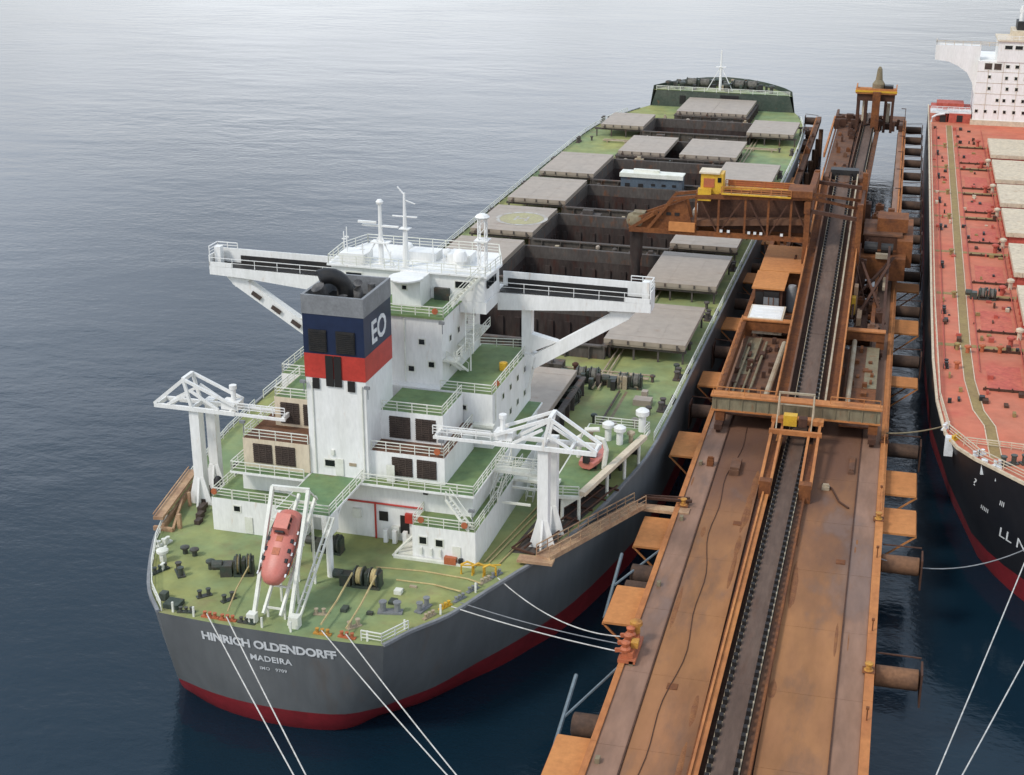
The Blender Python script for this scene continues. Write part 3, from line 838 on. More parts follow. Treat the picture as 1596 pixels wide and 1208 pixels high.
# exhaust pipes: one big sooty elbow trained aft to port, smaller uptakes
b = MB(); pts = []
for i in range(9):
    t = i/8*math.pi*.62
    pts.append((-1.2-1.7*(1-math.cos(t)), 24.6-1.2*(1-math.cos(t)), 39.0+2.2*math.sin(t)))
b.path([(-1.2,24.6,37.9)]+pts, .85, 12)
b.build('exhaust_pipe', M['black'], fun, True)
b = MB()
b.path([(-3.0,22.4,37.9),(-3.0,22.4,39.4),(-3.3,21.9,40.4)],.75,10).path([(.6,23.4,37.9),(.6,23.4,40.0),(.8,22.9,40.9)],.5,10)
b.path([(-2.8,27,37.9),(-2.8,27,40.2)],.5,10).path([(.9,26.4,37.9),(.9,26.4,39.8)],.4,10).path([(-.6,22.2,37.9),(-.6,22.2,39.6)],.45,10)
b.build('exhaust_pipe', M['soot'], fun, True)
ubox('window', M['glass'], cas, (-2.3, 20.65, 21.1), (1.1,.1,.7)); ubox('sign_plate', M['hydr'], cas, (.3, 20.66, 21.2), (.8,.06,.35)); ubox('locker', M['rail'], cas, (-1.9,20.6,22.4),(.3,.2,.6))

# machinery-space blocks with brown louvres either side of the casing
def louvre(x0, x1, y, z0, z1, par):
    fr = MB().box(x0-.14,x1+.14,y-.10,y,z0-.14,z0).box(x0-.14,x1+.14,y-.10,y,z1,z1+.14).box(x0-.14,x0,y-.10,y,z0,z1).box(x1,x1+.14,y-.10,y,z0,z1)
    bl = MB().box(x0,x1,y-.03,y-.01,z0,z1)
    n = 10
    for i in range(n):
        z = z0+(z1-z0)*(i+.25)/n
        bl.bar((x0,y-.08,z),(x1,y-.08,z),.10,.11)
    for x in ((x0+x1)/2-.4,(x0+x1)/2+.4): bl.box(x-.05,x+.05,y-.14,y-.03,z0,z1)
    o = bl.build('louvre', M['louv'], par)
    return o
blk = MB().box(2.1, 10.4, 21.4, 31.5, ZB+.03, ZC).build('machinery_block', M['white'], ship)
louvre(4.5,6.8,21.4,ZB+.55,ZC-.45,blk); louvre(7.3,9.5,21.4,ZB+.55,ZC-.45,blk)
MB().box(2.12,10.35,21.45,31.4,ZC,ZC+.03).build('weather_deck', M['jdeck2'], blk)
MB().rail([(2.2,21.5,ZC),(10.3,21.5,ZC),(10.3,31.4,ZC)]).build('railing', M['rail'], blk)
b2 = MB().box(2.1, 9.2, 24.6, 31.5, ZC+.03, ZDD).build('machinery_block', M['white'], ship)
louvre(3.1,5.5,24.6,ZC+.35,ZDD-.55,b2); louvre(6.1,8.4,24.6,ZC+.35,ZDD-.55,b2)
MB().box(2.12,9.1,24.7,31.4,ZDD,ZDD+.03).build('weather_deck', M['deckhi'], b2)
MB().rail([(2.3,24.7,ZDD),(9.1,24.7,ZDD),(9.1,31.4,ZDD)]).build('railing', M['rail'], b2)
blk = MB().box(-12.3, -4.6, 20.4, 31.5, ZB+.03, ZC+.2).build('machinery_block', M['cream'], ship)
louvre(-11.1,-8.9,20.4,ZB+.6,ZC-.3,blk); louvre(-8.5,-6.2,20.4,ZB+.6,ZC-.3,blk)
MB().box(-12.25,-4.65,20.45,31.4,ZC+.2,ZC+.23).build('weather_deck', M['jdeck2'], blk)
MB().rail([(-4.7,20.5,ZC+.2),(-12.2,20.5,ZC+.2),(-12.2,31.4,ZC+.2)]).build('railing', M['rail'], blk)
b2 = MB().box(-10.3, -4.6, 24.6, 31.5, ZC+.23, ZDD+.2).build('machinery_block', M['cream'], ship)
louvre(-9.6,-7.4,24.6,ZC+.6,ZDD-.35,b2); louvre(-6.9,-4.8,24.6,ZC+.6,ZDD-.35,b2)
MB().box(-10.2,-4.65,24.7,31.4,ZDD+.2,ZDD+.23).build('weather_deck', M['deckhi'], b2)
MB().rail([(-4.7,24.7,ZDD+.2),(-10.2,24.7,ZDD+.2),(-10.2,31.4,ZDD+.2)]).build('railing', M['rail'], b2)

# accommodation
acc = MB().box(-12.8, 12.5, 32, 48, ZB, ZDD).build('accommodation_block', M['white'], ship)
MB().box(-12.75,-6.35,32.05,47.95,ZDD,ZDD+.03).box(6.35,12.45,32.05,47.95,ZDD,ZDD+.031).build('weather_deck', M['deckhi'], acc)
tow = MB().box(-6.3, 6.3, 33.3, 47.4, ZDD, ZN).build('accommodation_tower', M['white'], ship)
MB().box(-6.6,6.6,33.1,47.4,ZN,ZN+.1).build('weather_deck', M['deckhi'], tow)
MB().box(-6.65,6.65,33.0,33.1,ZN-.15,ZN+.14).build('deck_edge', M['deckhi'], tow)
b = MB().rail([(6.4,47,ZDD),(12.4,47.9,ZDD),(12.4,32.1,ZDD),(6.4,32.1,ZDD)]); b.rail([(-6.4,47,ZDD),(-12.7,47.9,ZDD),(-12.7,32.1,ZDD),(-6.4,32.1,ZDD)])
b.build('railing', M['rail'], acc)
MB().rail([(-6.5,40,ZN+.1),(-6.5,33.2,ZN+.1),(6.5,33.2,ZN+.1),(6.5,40,ZN+.1)]).build('railing', M['rail'], tow)
for x, z in ((3.9, 31.2), (2.6, 27.9), (5.0, 28.6), (-3.2, 31)): ubox('window', M['glass'], tow, (x, 33.26, z), (.65,.1,.6))
for x, z in ((8.2,25.2),(9.2,24.4),(-9,25)): ubox('window', M['glass'], acc, (x, 31.96, z), (.5,.1,.5))
for y in (36, 39, 42, 45):
    for z in (28, 31): ubox('window', M['glass'], tow, (6.34, y, z), (.1,.6,.6))
    ubox('window', M['glass'], acc, (12.54, y, 24.6), (.1,.6,.6)); ubox('window', M['glass'], acc, (12.54, y, 21.6), (.1,.6,.6))
stair((7.2,33.4,ZDD+3.1),(7.2,38.5,ZDD),.9,9,acc); 
MB().box(6.35,8.0,33.2,34.6,ZDD+2.9,ZDD+3.1).box(6.35,8.0,38.5,46,ZDD+3.0,ZDD+3.15).rail([(8,33.3,ZDD+3.1),(8,46,ZDD+3.1)]).bar((7.9,38.6,ZDD),(7.9,38.6,ZDD+3),.15).build('side_platform', M['rail'], acc)
stair((8.6,36,ZDD+3.2),(7.0,41.5,ZN),.9,12,acc)
MB().box(6.4,8.2,41,46,ZN-.2,ZN).rail([(8.2,41,ZN),(8.2,44.2,ZN)]).build('side_platform', M['rail'], acc)
# small green locker and bits on the starboard house deck
MB().lathe((11.4,40,ZDD),[(.5,0),(.5,.9),(.2,1)],8).build('ventilator', M['yellow'], acc)
MB().bar((12.5,33,ZC),(12.5,33,ZDD),.25).box(10.4,12.8,31.2,32,ZC-.3,ZC).build('deck_support', M['rail'], acc)

# wheelhouse and bridge wings
wh = MB().prism([(-9.3,39.6),(9.3,39.6),(9.6,44.5),(8.2,48.6),(-8.2,48.6),(-9.6,44.5)], ZN+.1, 37.3).build('wheelhouse', M['white'], ship)
MB().box(-9.5,-6.35,39.6,47.3,32.9,ZN+.08).box(6.35,9.5,39.6,47.3,32.9,ZN+.08).build('house_flare', M['white'], wh)
MB().prism([(-9.7,39.2),(9.7,39.2),(10,44.5),(8.5,49),(-8.5,49),(-10,44.5)], 37.3, 37.5).build('compass_deck', M['white'], wh)
MB().box(-.5,2.9,36,39.6,ZN+.1,37.4).build('stair_house', M['white'], wh)
MB().lathe((1.2,36.2,37.4),[(1.9,0),(2.0,.15),(2.0,.3)],16).build('roof', M['white'], wh)
ubox('window', M['glass'], wh, (1.0, 35.96, 36.5), (.5,.1,.45)); ubox('window', M['glass'], wh, (6.8, 39.56, 36.2), (1.9,.1,.75)); ubox('window', M['glass'], wh, (-6.5, 39.56, 36.2), (1.9,.1,.75))
MB().box(3.4,5.2,39.1,39.6,ZN+.1,ZN+1.5).build('locker', M['winch'], wh)
b = MB()
for i in range(5): b.box(9.42,9.56,40.2+i*.9,40.85+i*.9,35.8,36.7)
b.build('window_band', M['glass'], wh)
b = MB()
for i in range(12): b.box(-7.8+i*1.32,-6.7+i*1.32,48.58,48.66,35.7,36.8)
b.build('window_band', M['glass'], wh)
b = MB().rail([(-9.5,39.3,37.5),(9.5,39.3,37.5),(9.8,44.5,37.5),(8.3,48.8,37.5),(-8.3,48.8,37.5),(-9.8,44.5,37.5)], r=.04, closed=True)
b.build('railing', M['rail'], wh)
stair((6.0,37.4,ZN+.1),(8.8,39.2,37.4),.8,9,wh)
for s in (-1, 1):
    w = MB()
    w.prism_y([(s*9.4,34.0),(s*27.6,34.2),(s*27.6,33.15),(s*23,33.0),(s*16,32.4),(s*9.4,31.9)], 44.5, 46.9)
    wing = w.build('bridge_wing', M['white'], ship)
    MB().box(min(s*9.5,s*27.4), max(s*9.5,s*27.4), 44.65, 46.8, 34.2, 34.24).build('wing_floor', M['black'], wing)
    MB().box(min(s*10,s*24.4), max(s*10,s*24.4), 46.74, 46.79, 34.26, 35.2).build('wing_panel', M['black'], wing)
    MB().box(min(s*9.4,s*27.6), max(s*9.4,s*27.6), 46.8, 46.95, 34.2, 36.0).box(min(s*27.45,s*27.6), max(s*27.45,s*27.6), 44.5, 46.8, 34.2, 35.6).box(min(s*24.6,s*27.6), max(s*24.6,s*27.6), 44.5, 44.62, 34.2, 34.75).build('wing_bulwark', M['white'], wing)
    MB().rail([(s*9.6,44.56,34.2),(s*27.5,44.56,34.2)], 1.1, 2.6, .035, 2).build('railing', M['white'], wing)
    MB().rail([(s*24.8,46.85,35.6),(s*27.5,46.85,35.6),(s*27.5,44.6,35.6)], 1.1, 1.2, .05).box(min(s*26.4,s*27.2),max(s*26.4,s*27.2),45.3,46.2,34.24,36.5).build('wing_lookout', M['white'], wing)
    br = MB()
    br.bar((s*24.6,45.7,32.6),(s*13.2,46.0,25.2),1.1,1.5)
    br.bar((s*12.6,46.2,33),(s*12.6,46.2,24.6),1.15,1.3,(0,1,0))
    br.bar((s*13.1,46.1,26.4),(s*11.0,46.4,17.2),1.3,1.7,(0,1,0))
    br.prism_y([(s*22.2,32.8),(s*25.8,32.9),(s*24.6,31.6)],45.2,46.4)
    br.prism_y([(s*12.3,26.2),(s*16.4,28.2),(s*13.2,28.9)],45.5,46.6)
    br.build('wing_brace', M['white'], wing)
    MB().tube((s*10.8,46.2,ZD),(s*10.9,46.2,17.6),.7,10).build('wing_column', M['white'], wing)
    o = MB()
    for i in range(3):
        t0 = .2+.22*i
        p = Vector((s*24.6,44.9,32.6)).lerp(Vector((s*13.2,45.2,25.2)), t0); q = Vector((s*24.6,44.9,32.6)).lerp(Vector((s*13.2,45.2,25.2)), t0+.1)
        if s < 0: o.bar(p, q, .06, .55)
    if s < 0: o.build('lightening_hole', M['louv'], wing)
# masts and domes on the compass deck
ms = MB().tube((-3.6,41,37.5),(-3.6,41,44.6),.34,8,.2).build('radar_mast', M['white'], ship)
MB().box(-5.8,-1.4,40.85,41.15,41.9,42.1).box(-4.7,-2.5,40.4,41.6,40.0,40.15).box(-6.2,-4,40.6,40.9,42.3,42.55).bar((-5.6,40,37.5),(-3.6,41,41),.14).bar((-1.6,40,37.5),(-3.6,41,41),.14).build('radar_scanner', M['white'], ms)
MB().lathe((-3.6,41,44.6),[(.38,0),(.45,.25),(.25,.5)],10).build('mast_lamp', M['white'], ms)
ms = MB().tube((-.4,40.5,37.5),(-.4,40.5,46.2),.42,8,.13).build('signal_mast', M['white'], ship)
MB().box(-1.9,1.1,40.4,40.6,43.4,43.52).box(-1.0,.2,40,41,42,42.1).bar((-.4,40.5,46),(-1.2,40.5,46.9),.12).bar((-.4,40.5,45.4),(.9,40.5,45),.1).build('yard', M['white'], ms)
ms = MB().build('antenna_mast', M['white'], ship) if False else MB().bar((8.1,41.2,37.4),(8.1,41.2,43.6),.14).bar((8.9,41.2,37.4),(8.9,41.2,43.6),.14).bar((8.1,42,37.4),(8.1,42,43.6),.14).bar((8.9,42,37.4),(8.9,42,43.6),.14).build('antenna_mast', M['white'], ship)
b = MB()
for i in range(6):
    z = 37.6+i*1.0
    b.bar((8.1,41.2,z),(8.9,41.2,z+1),.09).bar((8.9,41.2,z),(8.9,42,z+1),.09).bar((8.1,42,z),(8.1,41.2,z+1),.09)
b.box(7.7,9.3,40.8,42.4,41.0,41.15).lathe((8.5,41.6,43.6),[(.7,0),(.85,.2),(.6,.45),(.2,.6)],12)
b.build('mast_lattice', M['white'], ms)
for x, y, r_ in ((5.6,42.2,.85),(-6.8,42.4,.55),(-1.9,45.5,.6),(3.2,45,.5)):
    MB().lathe((x,y,37.5),[(r_*.5,0),(r_*.5,r_*.7),(r_*.95,r_*.9),(r_,r_*1.6),(r_*.75,r_*2.2),(r_*.2,r_*2.5)],12).build('satellite_dome', M['white'], ship, True)
for x, y, h in ((-7.6,40.5,4.2),(-8.6,42,3.2),(2.4,42,2.2),(-5.4,39.8,2.6),(4.2,40.4,1.7),(7,44.5,2.8),(-2,39.8,1.9)):
    MB().tube((x,y,37.5),(x,y,37.5+h),.07,5).box(x-.25,x+.25,y-.05,y+.05,37.5+h*.7,37.5+h*.74).build('whip_antenna', M['white'], ship)
MB().box(-8.4,-5.2,40.0,42.5,37.5,38.7).box(3.6,6.4,43.5,46,37.5,38.5).box(-1.4,2.2,43.6,46,37.5,38.4).build('deck_locker', M['white'], ship)

# provision cranes either side
def crane(xp, xt, xi, y, label):
    c = MB()
    s = 1 if xt > 0 else -1
    c.box(xp-.58,xp+.58,y-.58,y+.58,ZD,24.1)
    post = c.build('crane_post', M['white'], ship)
    MB().box(xp-.5,xp+.6,y+3.0,y+4.1,ZD,24.1).build('post', M['white'], post)
    f = MB()
    for xx, yy in ((xp, y), (xp+.05, y+3.55)):
        f.prism_y([(xx-1.5,ZD),(xx+1.5,ZD),(xx+.6,ZD+3.4),(xx-.6,ZD+3.4)], yy-.6, yy-.5)
        f.prism_x([(yy-1.5,ZD),(yy+1.5,ZD),(yy+.6,ZD+3.4),(yy-.6,ZD+3.4)], xx-.12, xx+.12)
    f.build('post_bracket', M['white'], post)
    j = MB()
    for yy in (y-.8, y+1.4):
        j.bar((xp-s*5.2,yy,24.45),(xt,yy,24.5),.32,.46)
        j.bar((xi,yy,24.4),(xp-s*5.2,yy,24.45),.22,.32)
        j.bar((xp+s*.8,yy,27.9),(xt,yy,24.7),.26,.32)
        j.bar((xp+s*.8,yy,27.9),(xp-s*5.2,yy,25.4),.26,.32)
        j.bar((xp+s*.8,yy,27.9),(xp,yy,24.4),.3,.32)
        j.bar((xp+s*.4,yy,26.2),(xp+s*3.0,yy,24.7),.2,.3)
        j.bar((xp,yy,26.6),(xp-s*3.2,yy,24.7),.2,.3)
    for x in (xt-s*.25, xp+s*3, xp, xp-s*4.6, xi+s*.3):
        j.bar((x,y-.8,24.5),(x,y+1.4,24.5),.3,.5)
    j.bar((xp+s*.8,y-.8,27.9),(xp+s*.8,y+1.4,27.9),.4,.4)
    j.build('crane_jib', M['white'], post)
    k = MB().box(min(xp-s*3.4,xp-s*5.4),max(xp-s*3.4,xp-s*5.4),y-.5,y+1.0,24.7,25.6).lathe((xp-s*4.6,y+.3,25.6),[(.28,0),(.28,1.3),(.42,1.35),(.42,1.8)],10)
    k.rail([(xp-s*5.6,y-.9,24.8),(xi,y-.9,24.8)], 1.0, 1.4, .05)
    k.build('crane_hoist', M['white'], post)
    return post
crane(20.6, 26.4, 8.6, 23.9, 'starboard'); crane(-19.6, -24.2, -8.4, 23.9, 'port')
# walkways out to the starboard posts
w = MB().box(15.0,20.2,31.6,33.0,ZA-.35,ZA-.02).box(14.2,20.2,26.8,28.2,ZB-.35,ZB-.02).build('crane_walkway', M['rail'], ship)
MB().rail([(15,31.7,ZA),(20.2,31.7,ZA)]).rail([(14.3,26.9,ZB),(20.2,26.9,ZB)]).rail([(14.3,28.1,ZB),(20.2,28.1,ZB)]).build('railing', M['rail'], w)

# starboard boat platform with legs
pl = MB().prism([(19.2,29.6),(23.0,30.2),(26.6,47.5),(26.9,51),(19.2,51)], 15.6, 15.98).build('boat_platform', M['rail'], ship)
MB().bar((23.2,30.4,16.25),(26.7,48,16.25),.8,.5).build('platform_edge', M['cream'], pl)
b = MB()
for x, y in ((21.0,30.4),(22.8,30.8),(24.4,38),(25.4,43),(26.2,47.5)): b.tube((x,y,ZD),(x,y,15.7),.2,8)
b.prism_y([(20.9,15.6),(22.8,15.6),(21.0,14.2)],30.3,30.5); b.build('platform_leg', M['rail'], pl)
MB().rail([(19.4,29.8,16),(22.9,30.3,16)]).rail([(20,50.8,16),(26.6,50.8,16)]).rail([(26.7,48,16.3),(26.8,50.8,16)]).build('railing', M['rail'], pl)
MB().prism([(19.4,29.9),(22.8,30.5),(26.4,47.5),(26.7,50.8),(19.4,50.8)], 15.99, 16.03).build('weather_deck', M['deckhi'], pl)
mushroom(22.6,46.4,16.03,2.4,.75); mushroom(24.2,45.6,16.03,2.4,.75); mushroom(26.0,50.2,16.03,3.0,.85)
for x, y in ((20.6,46),(21.5,43.5),(25.4,46.4)): mushroom(x,y,16.03,1.5,.5,'hydr')
MB().path([(20.4,40.6,16),(20.4,40.6,18.6),(21.2,40.6,19.6),(22.8,40.6,19.8)],.3,8).path([(23.9,38.2,16),(24.2,38.2,18.4),(23.8,38.2,19.6),(22.8,38.2,19.8)],.3,8).build('boat_davit', M['rail'], pl)
b = MB()
for i in range(8): b.box(17.4+i*.9,17.9+i*.9,36+i*1.4,37+i*1.4,ZD,ZD+rr.uniform(.7,2.0))
for i in range(5): b.tube((21.2+i*.8,35+i*2.6,ZD),(21.2+i*.8,35+i*2.6,15),.25,6)
b.build('deck_gear', M['black'], ship)
MB().box(19.0,19.3,31,50.8,ZD,15.6).box(19.3,25.5,50.4,50.7,ZD,15.6).build('platform_shade_wall', M['dark'], ship)  # dark walls added to stand for the shade under the boat platform
# sponson carrying the gangway outboard of the starboard quarter
b = MB()
for i in range(7):
    t = i/6
    b.bar((17.6+t*5,22+t*18,ZD+.4),(20.4+t*5.2,21+t*18,ZD+.4),.2,.2)
for k in (0,1.2,2.4): b.tube((17.8+k,22,ZD+.5),(22.8+k,40,ZD+.5),.12,6)
b.build('quarter_pipework', M['jdark'], ship)
MB().prism([(17.4,21.5),(21.0,21.8),(24.8,39.8),(19.4,41)], ZD+.004, ZD+.03).build('dark_quarter_plate', M['coam'], ship)  # thin dark sheet laid over the green quarter deck
# port accommodation ladder, stowed on the port edge
pl = MB().bar((-21.0,16.2,14.1),(-23.2,28.6,14.1),1.1,.35).build('accommodation_ladder', M['ladder'], ship)
MB().bar((-20.5,16.2,13.0),(-22.7,28.6,13.0),.3,.9).bar((-21.5,16.1,14.6),(-23.7,28.5,14.6),.12).bar((-19.3,16.2,12.9),(-21.6,16.2,12.9),.35,.5).bar((-19.3,16.2,12.9),(-21.2,22,13.6),.25,.4).bar((-19,17.2,ZD),(-19,17.2,14.4),.4).bar((-20.6,22.6,ZD),(-20.6,22.6,14.4),.3).build('ladder_frame', M['ladder'], pl)
b = MB()
for i in range(8): b.box(-17.9-i*.42,-17.3-i*.42,18.4+i*1.2,19.4+i*1.2,ZD,ZD+.5+.2*(i%3))
b.build('deck_gear', M['louv'], ship)
mushroom(-17.6,24,ZD,3.4,.5,'black'); mushroom(-16.6,27,ZD,4,.6,'black')

# free-fall boat launching frame
b = MB()
fr = b.bar((-2.5,.9,ZD),(-2.5,7.0,24.5),.34,.42).bar((1.2,1.2,ZD),(1.2,7.2,24.4),.34,.42).bar((-2.6,7.0,24.4),(1.3,7.2,24.4),.34,.42).build('boat_launch_frame', M['rail'], ship)
b = MB()
for x in (-1.5, .3):
    b.bar((x,1.2,13.6),(x,10.8,22.0),.24,.42)
    for y in (2.2,5.4,9.6):
        b.bar((x,y,ZD),(x,y,13.3+(y-1.2)*.875),.2,.2)
for i in range(6):
    y = 1.8+i*1.7
    b.bar((-1.75,y,13.5+(y-1.2)*.875),(.55,y,13.5+(y-1.2)*.875),.14,.2)
b.build('launch_ramp', M['rail'], fr)
b = MB()
for x in (1.55, 2.0): b.bar((x,1.6,ZD+.4),(x,11.2,ZB-.1),.16,.3)
for i in range(16):
    t = i/15; b.bar((1.55,1.6+9.6*t,ZD+.4+6.5*t),(2.0,1.6+9.6*t,ZD+.4+6.5*t),.16,.05)
b.bar((-2.5,7,24.4),(-1.75,10.6,21.8),.14).bar((1.2,7.2,24.4),(.55,10.6,21.8),.14)
b.build('frame_ladder', M['rail'], fr)
b = MB().rail([(-2.2,9.6,ZB),(-2.2,11.3,ZB)]).box(-4,-2.2,9.4,11.4,ZB-.2,ZB).box(1.3,2.3,.7,1.6,ZD,ZD+1.2).box(-3,-2.1,.5,1.3,ZD,ZD+1.0)
b.build('frame_platform', M['rail'], fr)

def to_world(p):
    c, s = math.cos(SHIP_ROT), math.sin(SHIP_ROT)
    return Vector((SHIP_LOC[0]+c*p[0]-s*p[1], SHIP_LOC[1]+s*p[0]+c*p[1], p[2]))

# ---- lifeboat (thing resting in the ramp)
def lifeboat():
    root = thing('lifeboat', 'salmon orange enclosed free-fall lifeboat on its stern ramp', 'lifeboat', to_world((-.85, 4.75, 19.0)), SHIP_ROT)
    Lh = 4.1
    prof = [(-1.0,.30,-.2,.35),(-.95,.85,-.6,.7),(-.8,1.25,-.85,.98),(-.5,1.52,-1.0,1.15),(0,1.62,-1.05,1.25),(.4,1.58,-1.0,1.28),(.75,1.45,-.9,1.25),(.95,1.22,-.7,1.1),(1.0,.95,-.5,.9)]
    b = MB(); n = 18; vs = []; fs = []
    for t, w, lo, hi in prof:
        for i in range(n):
            a = 2*math.pi*i/n
            cx, sx = math.cos(a), math.sin(a)
            px = w*math.copysign(abs(cx)**.8, cx); pz = (hi if sx > 0 else -lo)*math.copysign(abs(sx)**.85, sx)
            vs.append((px, t*Lh, pz))
    for k in range(len(prof)-1):
        for i in range(n):
            j = (i+1) % n
            fs.append((k*n+i, k*n+j, (k+1)*n+j, (k+1)*n+i))
    fs += [tuple(range(n)), tuple(range((len(prof)-1)*n, len(prof)*n))]
    b.add(vs, fs)
    T = Matrix.Rotation(R(41), 4, 'X') @ Matrix.Scale(.93, 4)
    def put(bm_, nm, mt, par, sm=False):
        o = bm_.build(nm, mt, par, sm); o.data.transform(T); return o
    put(b, 'hull', M['lifeb'], root, True)
    put(MB().prism_x([(1.0,1.0),(3.4,1.0),(3.2,1.95),(1.5,2.0)], -.8, .8), 'conning_tower', M['lifeb'], root)
    g = MB()
    for s in (-1,1):
        g.box(s*.78-.06,s*.78+.06,1.6,2.2,1.4,1.85).box(s*.78-.06,s*.78+.06,2.4,2.9,1.4,1.85)
    g.box(-.5,.5,1.05,1.25,1.4,1.9)
    put(g, 'window', M['glass'], root)
    h = MB().box(-.4,.4,-1.2,-.4,1.05,1.25).box(-.35,.35,.3,.9,1.12,1.3)
    for s in (-1,1):
        for y in (-2.6,-1.4,-.2,1.0,2.2): h.box(s*1.58-.08,s*1.58+.08,y-.25,y+.25,.1,.25)
    put(h, 'hatch', M['orange'], root)
    tp = MB()
    for s in (-1,1):
        for y in (-3.0,-1.8,-.6,.6,1.8): tp.box(s*1.55-.06,s*1.55+.09,y-.3,y+.05,.55,.68)
    put(tp, 'reflective_tape', M['letter'], root)
    ln = MB()
    for s in (-1,1):
        for i in range(6):
            y = -3.1+i*1.05
            ln.path([(s*1.66,y,.1),(s*1.7,y+.5,-.25),(s*1.66,y+1.0,.1)], .035, 4)
    put(ln, 'grab_line', M['rope'], root)
    g2_ = MB()
    for y in (-1.6,-.5,.6):
        for s in (-1,1): g2_.box(s*1.28-.14,s*1.28+.14,y-.22,y+.22,.72,.98)
    put(g2_, 'porthole', M['glass'], root)
    k = MB()
    for s in (-1,1): k.path([(s*1.52,-3,.35),(s*1.68,-1,.42),(s*1.66,1.6,.42),(s*1.4,3.6,.4)],.06,6)
    put(k, 'fender_strip', M['black'], root)
    return root
lifeboat()
# ---- rescue boat on the starboard platform
def rescue_boat():
    root = thing('rescue_boat', 'small salmon red rescue boat under its davit on the starboard boat platform', 'boat', to_world((22.5, 39.6, 16.05)), SHIP_ROT+R(-8))
    b = MB(); vs = []; n = 8
    prof = [(-2.7,.9,1.0),(-1.5,1.1,1.0),(.4,1.15,1.0),(1.8,.9,1.1),(2.7,.25,1.35)]
    for y, w, h in prof:
        vs += [(-w*.5,y,.25),(-w,y,.6),(-w,y,h),(-w*.75,y,h+.12),(w*.75,y,h+.12),(w,y,h),(w,y,.6),(w*.5,y,.25)]
    fs = [(k*n+i, k*n+(i+1)%n, (k+1)*n+(i+1)%n, (k+1)*n+i) for k in range(len(prof)-1) for i in range(n)]
    fs += [tuple(range(n)), tuple(range((len(prof)-1)*n, len(prof)*n))]
    b.add(vs, fs).build('hull', M['lifeb'], root)
    MB().box(-.5,.5,-1.4,-.4,1.1,1.9).box(-.35,.35,-2.9,-2.3,1.0,1.9).build('console', M['black'], root)
    MB().box(-.9,.9,-1.8,-1.5,0,.35).box(-.9,.9,1.2,1.5,0,.35).build('cradle', M['black'], root)
rescue_boat()

for x, y, z in ((-14.9,18.0,ZA+.75),(9.0,17.55,ZA+.75),(13.8,17.5,ZA+.75),(12.4,34,ZDD+.7),(5.6,33.1,ZN+.8),(9.6,21.45,ZC+.7)):
    MB().lathe((x,y-.08,z),[(.36,-.06),(.36,.06)],10,'y').build('lifebuoy', M['orange'], ship)
for x0, z0, z1, y, par in ((-3.9,ZB,30.5,20.68,cas),(1.7,ZB,30.5,20.68,cas),(-5.6,ZDD,ZN,33.28,tow),(1.9,ZDD,ZN,33.28,tow)):
    MB().tube((x0,y-.08,z0+.1),(x0,y-.08,z1-.2),.07,6).build('downpipe', M['rail'], par)
for i, (x, z) in enumerate(((-2.6,ZD+1.0),(-11,ZD+1.05),(-8.3,ZD+1.05),(12.9,ZD+1.05))):
    y = 20.97 if i == 0 else (17.96 if i < 3 else 17.46)
    d = MB().box(x-.45,x+.45,y-.06,y,z-.95,z+1.0).build('steel_door', M['rail'], house)
for x in (-1.2, 4.6):
    MB().box(x-.45,x+.45,20.58,20.66,ZB+.05,ZB+2.0).build('steel_door', M['rail'], house)
for x, y, z in ((2.4,20.5,30.2),(-4.8,20.5,30.2),(6.4,33.1,33.6),(-6.4,33.1,33.6),(14.6,17.6,ZA+2.4),(10.2,21.2,ZC+2.0),(-12,20.2,ZC+2.1)):
    MB().tube((x,y,z-1.2),(x,y,z),.05,5).box(x-.3,x+.3,y-.35,y-.05,z,z+.3).build('floodlight', M['fgrey'], ship)
# seams, scupper stains and small marks on the hull
for (x, y, z) in ((16.9,15.3,9.2),(14.6,11.9,6.0)):
    t = z/ZD
    MB().box(x-.0,x+.12,y-.35,y+.35,z-.25,z+.25).build('hull_mark', M['letter'], hull)
# hand gear lying about the aft deck
for i in range(10):
    x, y = rr.uniform(-13, 13), rr.uniform(2.5, 16.5)
    if abs(x) > 10+y*.4 or (-5 < x < 3): continue
    w, l_, h = rr.uniform(.12,.45), rr.uniform(.12,.5), rr.uniform(.1,.5)
    MB().box(x-w,x+w,y-l_,y+l_,ZD,ZD+h).build('deck_fitting', M[rr.choice(['fgreen','winch','hydr','fgrey','rail'])], ship)

b = MB()
for k, (x0, x1) in enumerate(((15.6,17.6),(16.1,18.3),(17.2,19.6))): b.tube((x0,18.6,ZD+.12),(x1,33.5,ZD+.12),.09,6)
b.build('deck_pipe', M['yrope'], ship)
for y in (26, 30, 33): MB().box(15.4,18.6,y-.25,y-.05,ZA-.34,ZA-.1).build('walkway_beam', M['rail'], ship)
# ------------------------------------------------------------------ second ship: black hull, salmon decks, bow towards us
Z2 = 16.0; CX2 = 33.3
M['patch2'] = mat('worn_crimson_patch', (0.50, 0.115, 0.080), (0.53, 0.145, 0.09), .25, .75, rust=(.44,.09,.07), rlo=.5, rhi=.7, grime=.25)
ship2 = thing('bulk_carrier', 'black-hulled bulk carrier with salmon red decks and cream hatch covers', 'cargo ship', (CX2, 270, 0))
HD = [(25.5,399-270),(25.5,225-270),(25.4,199-270),(25.0,183-270),(24.1,172-270),(22.8,168-270),(20.8,165-270),(18,162-270),(15.6,159.3-270),(11,155.2-270),(5.5,152.6-270)]
HW = [(25.4,399-270),(25.3,240-270),(24.2,208-270),(21.6,188-270),(18.6,172-270),(16.8,167.4-270),(15.0,163.8-270),(12.6,160-270),(9.8,156.6-270),(6.4,153.8-270),(3,152.2-270)]
DK2 = HD+[(0,151.4-270)]+[(-x,y) for x,y in HD[::-1]]
WL2 = HW+[(0,151.6-270)]+[(-x,y) for x,y in HW[::-1]]
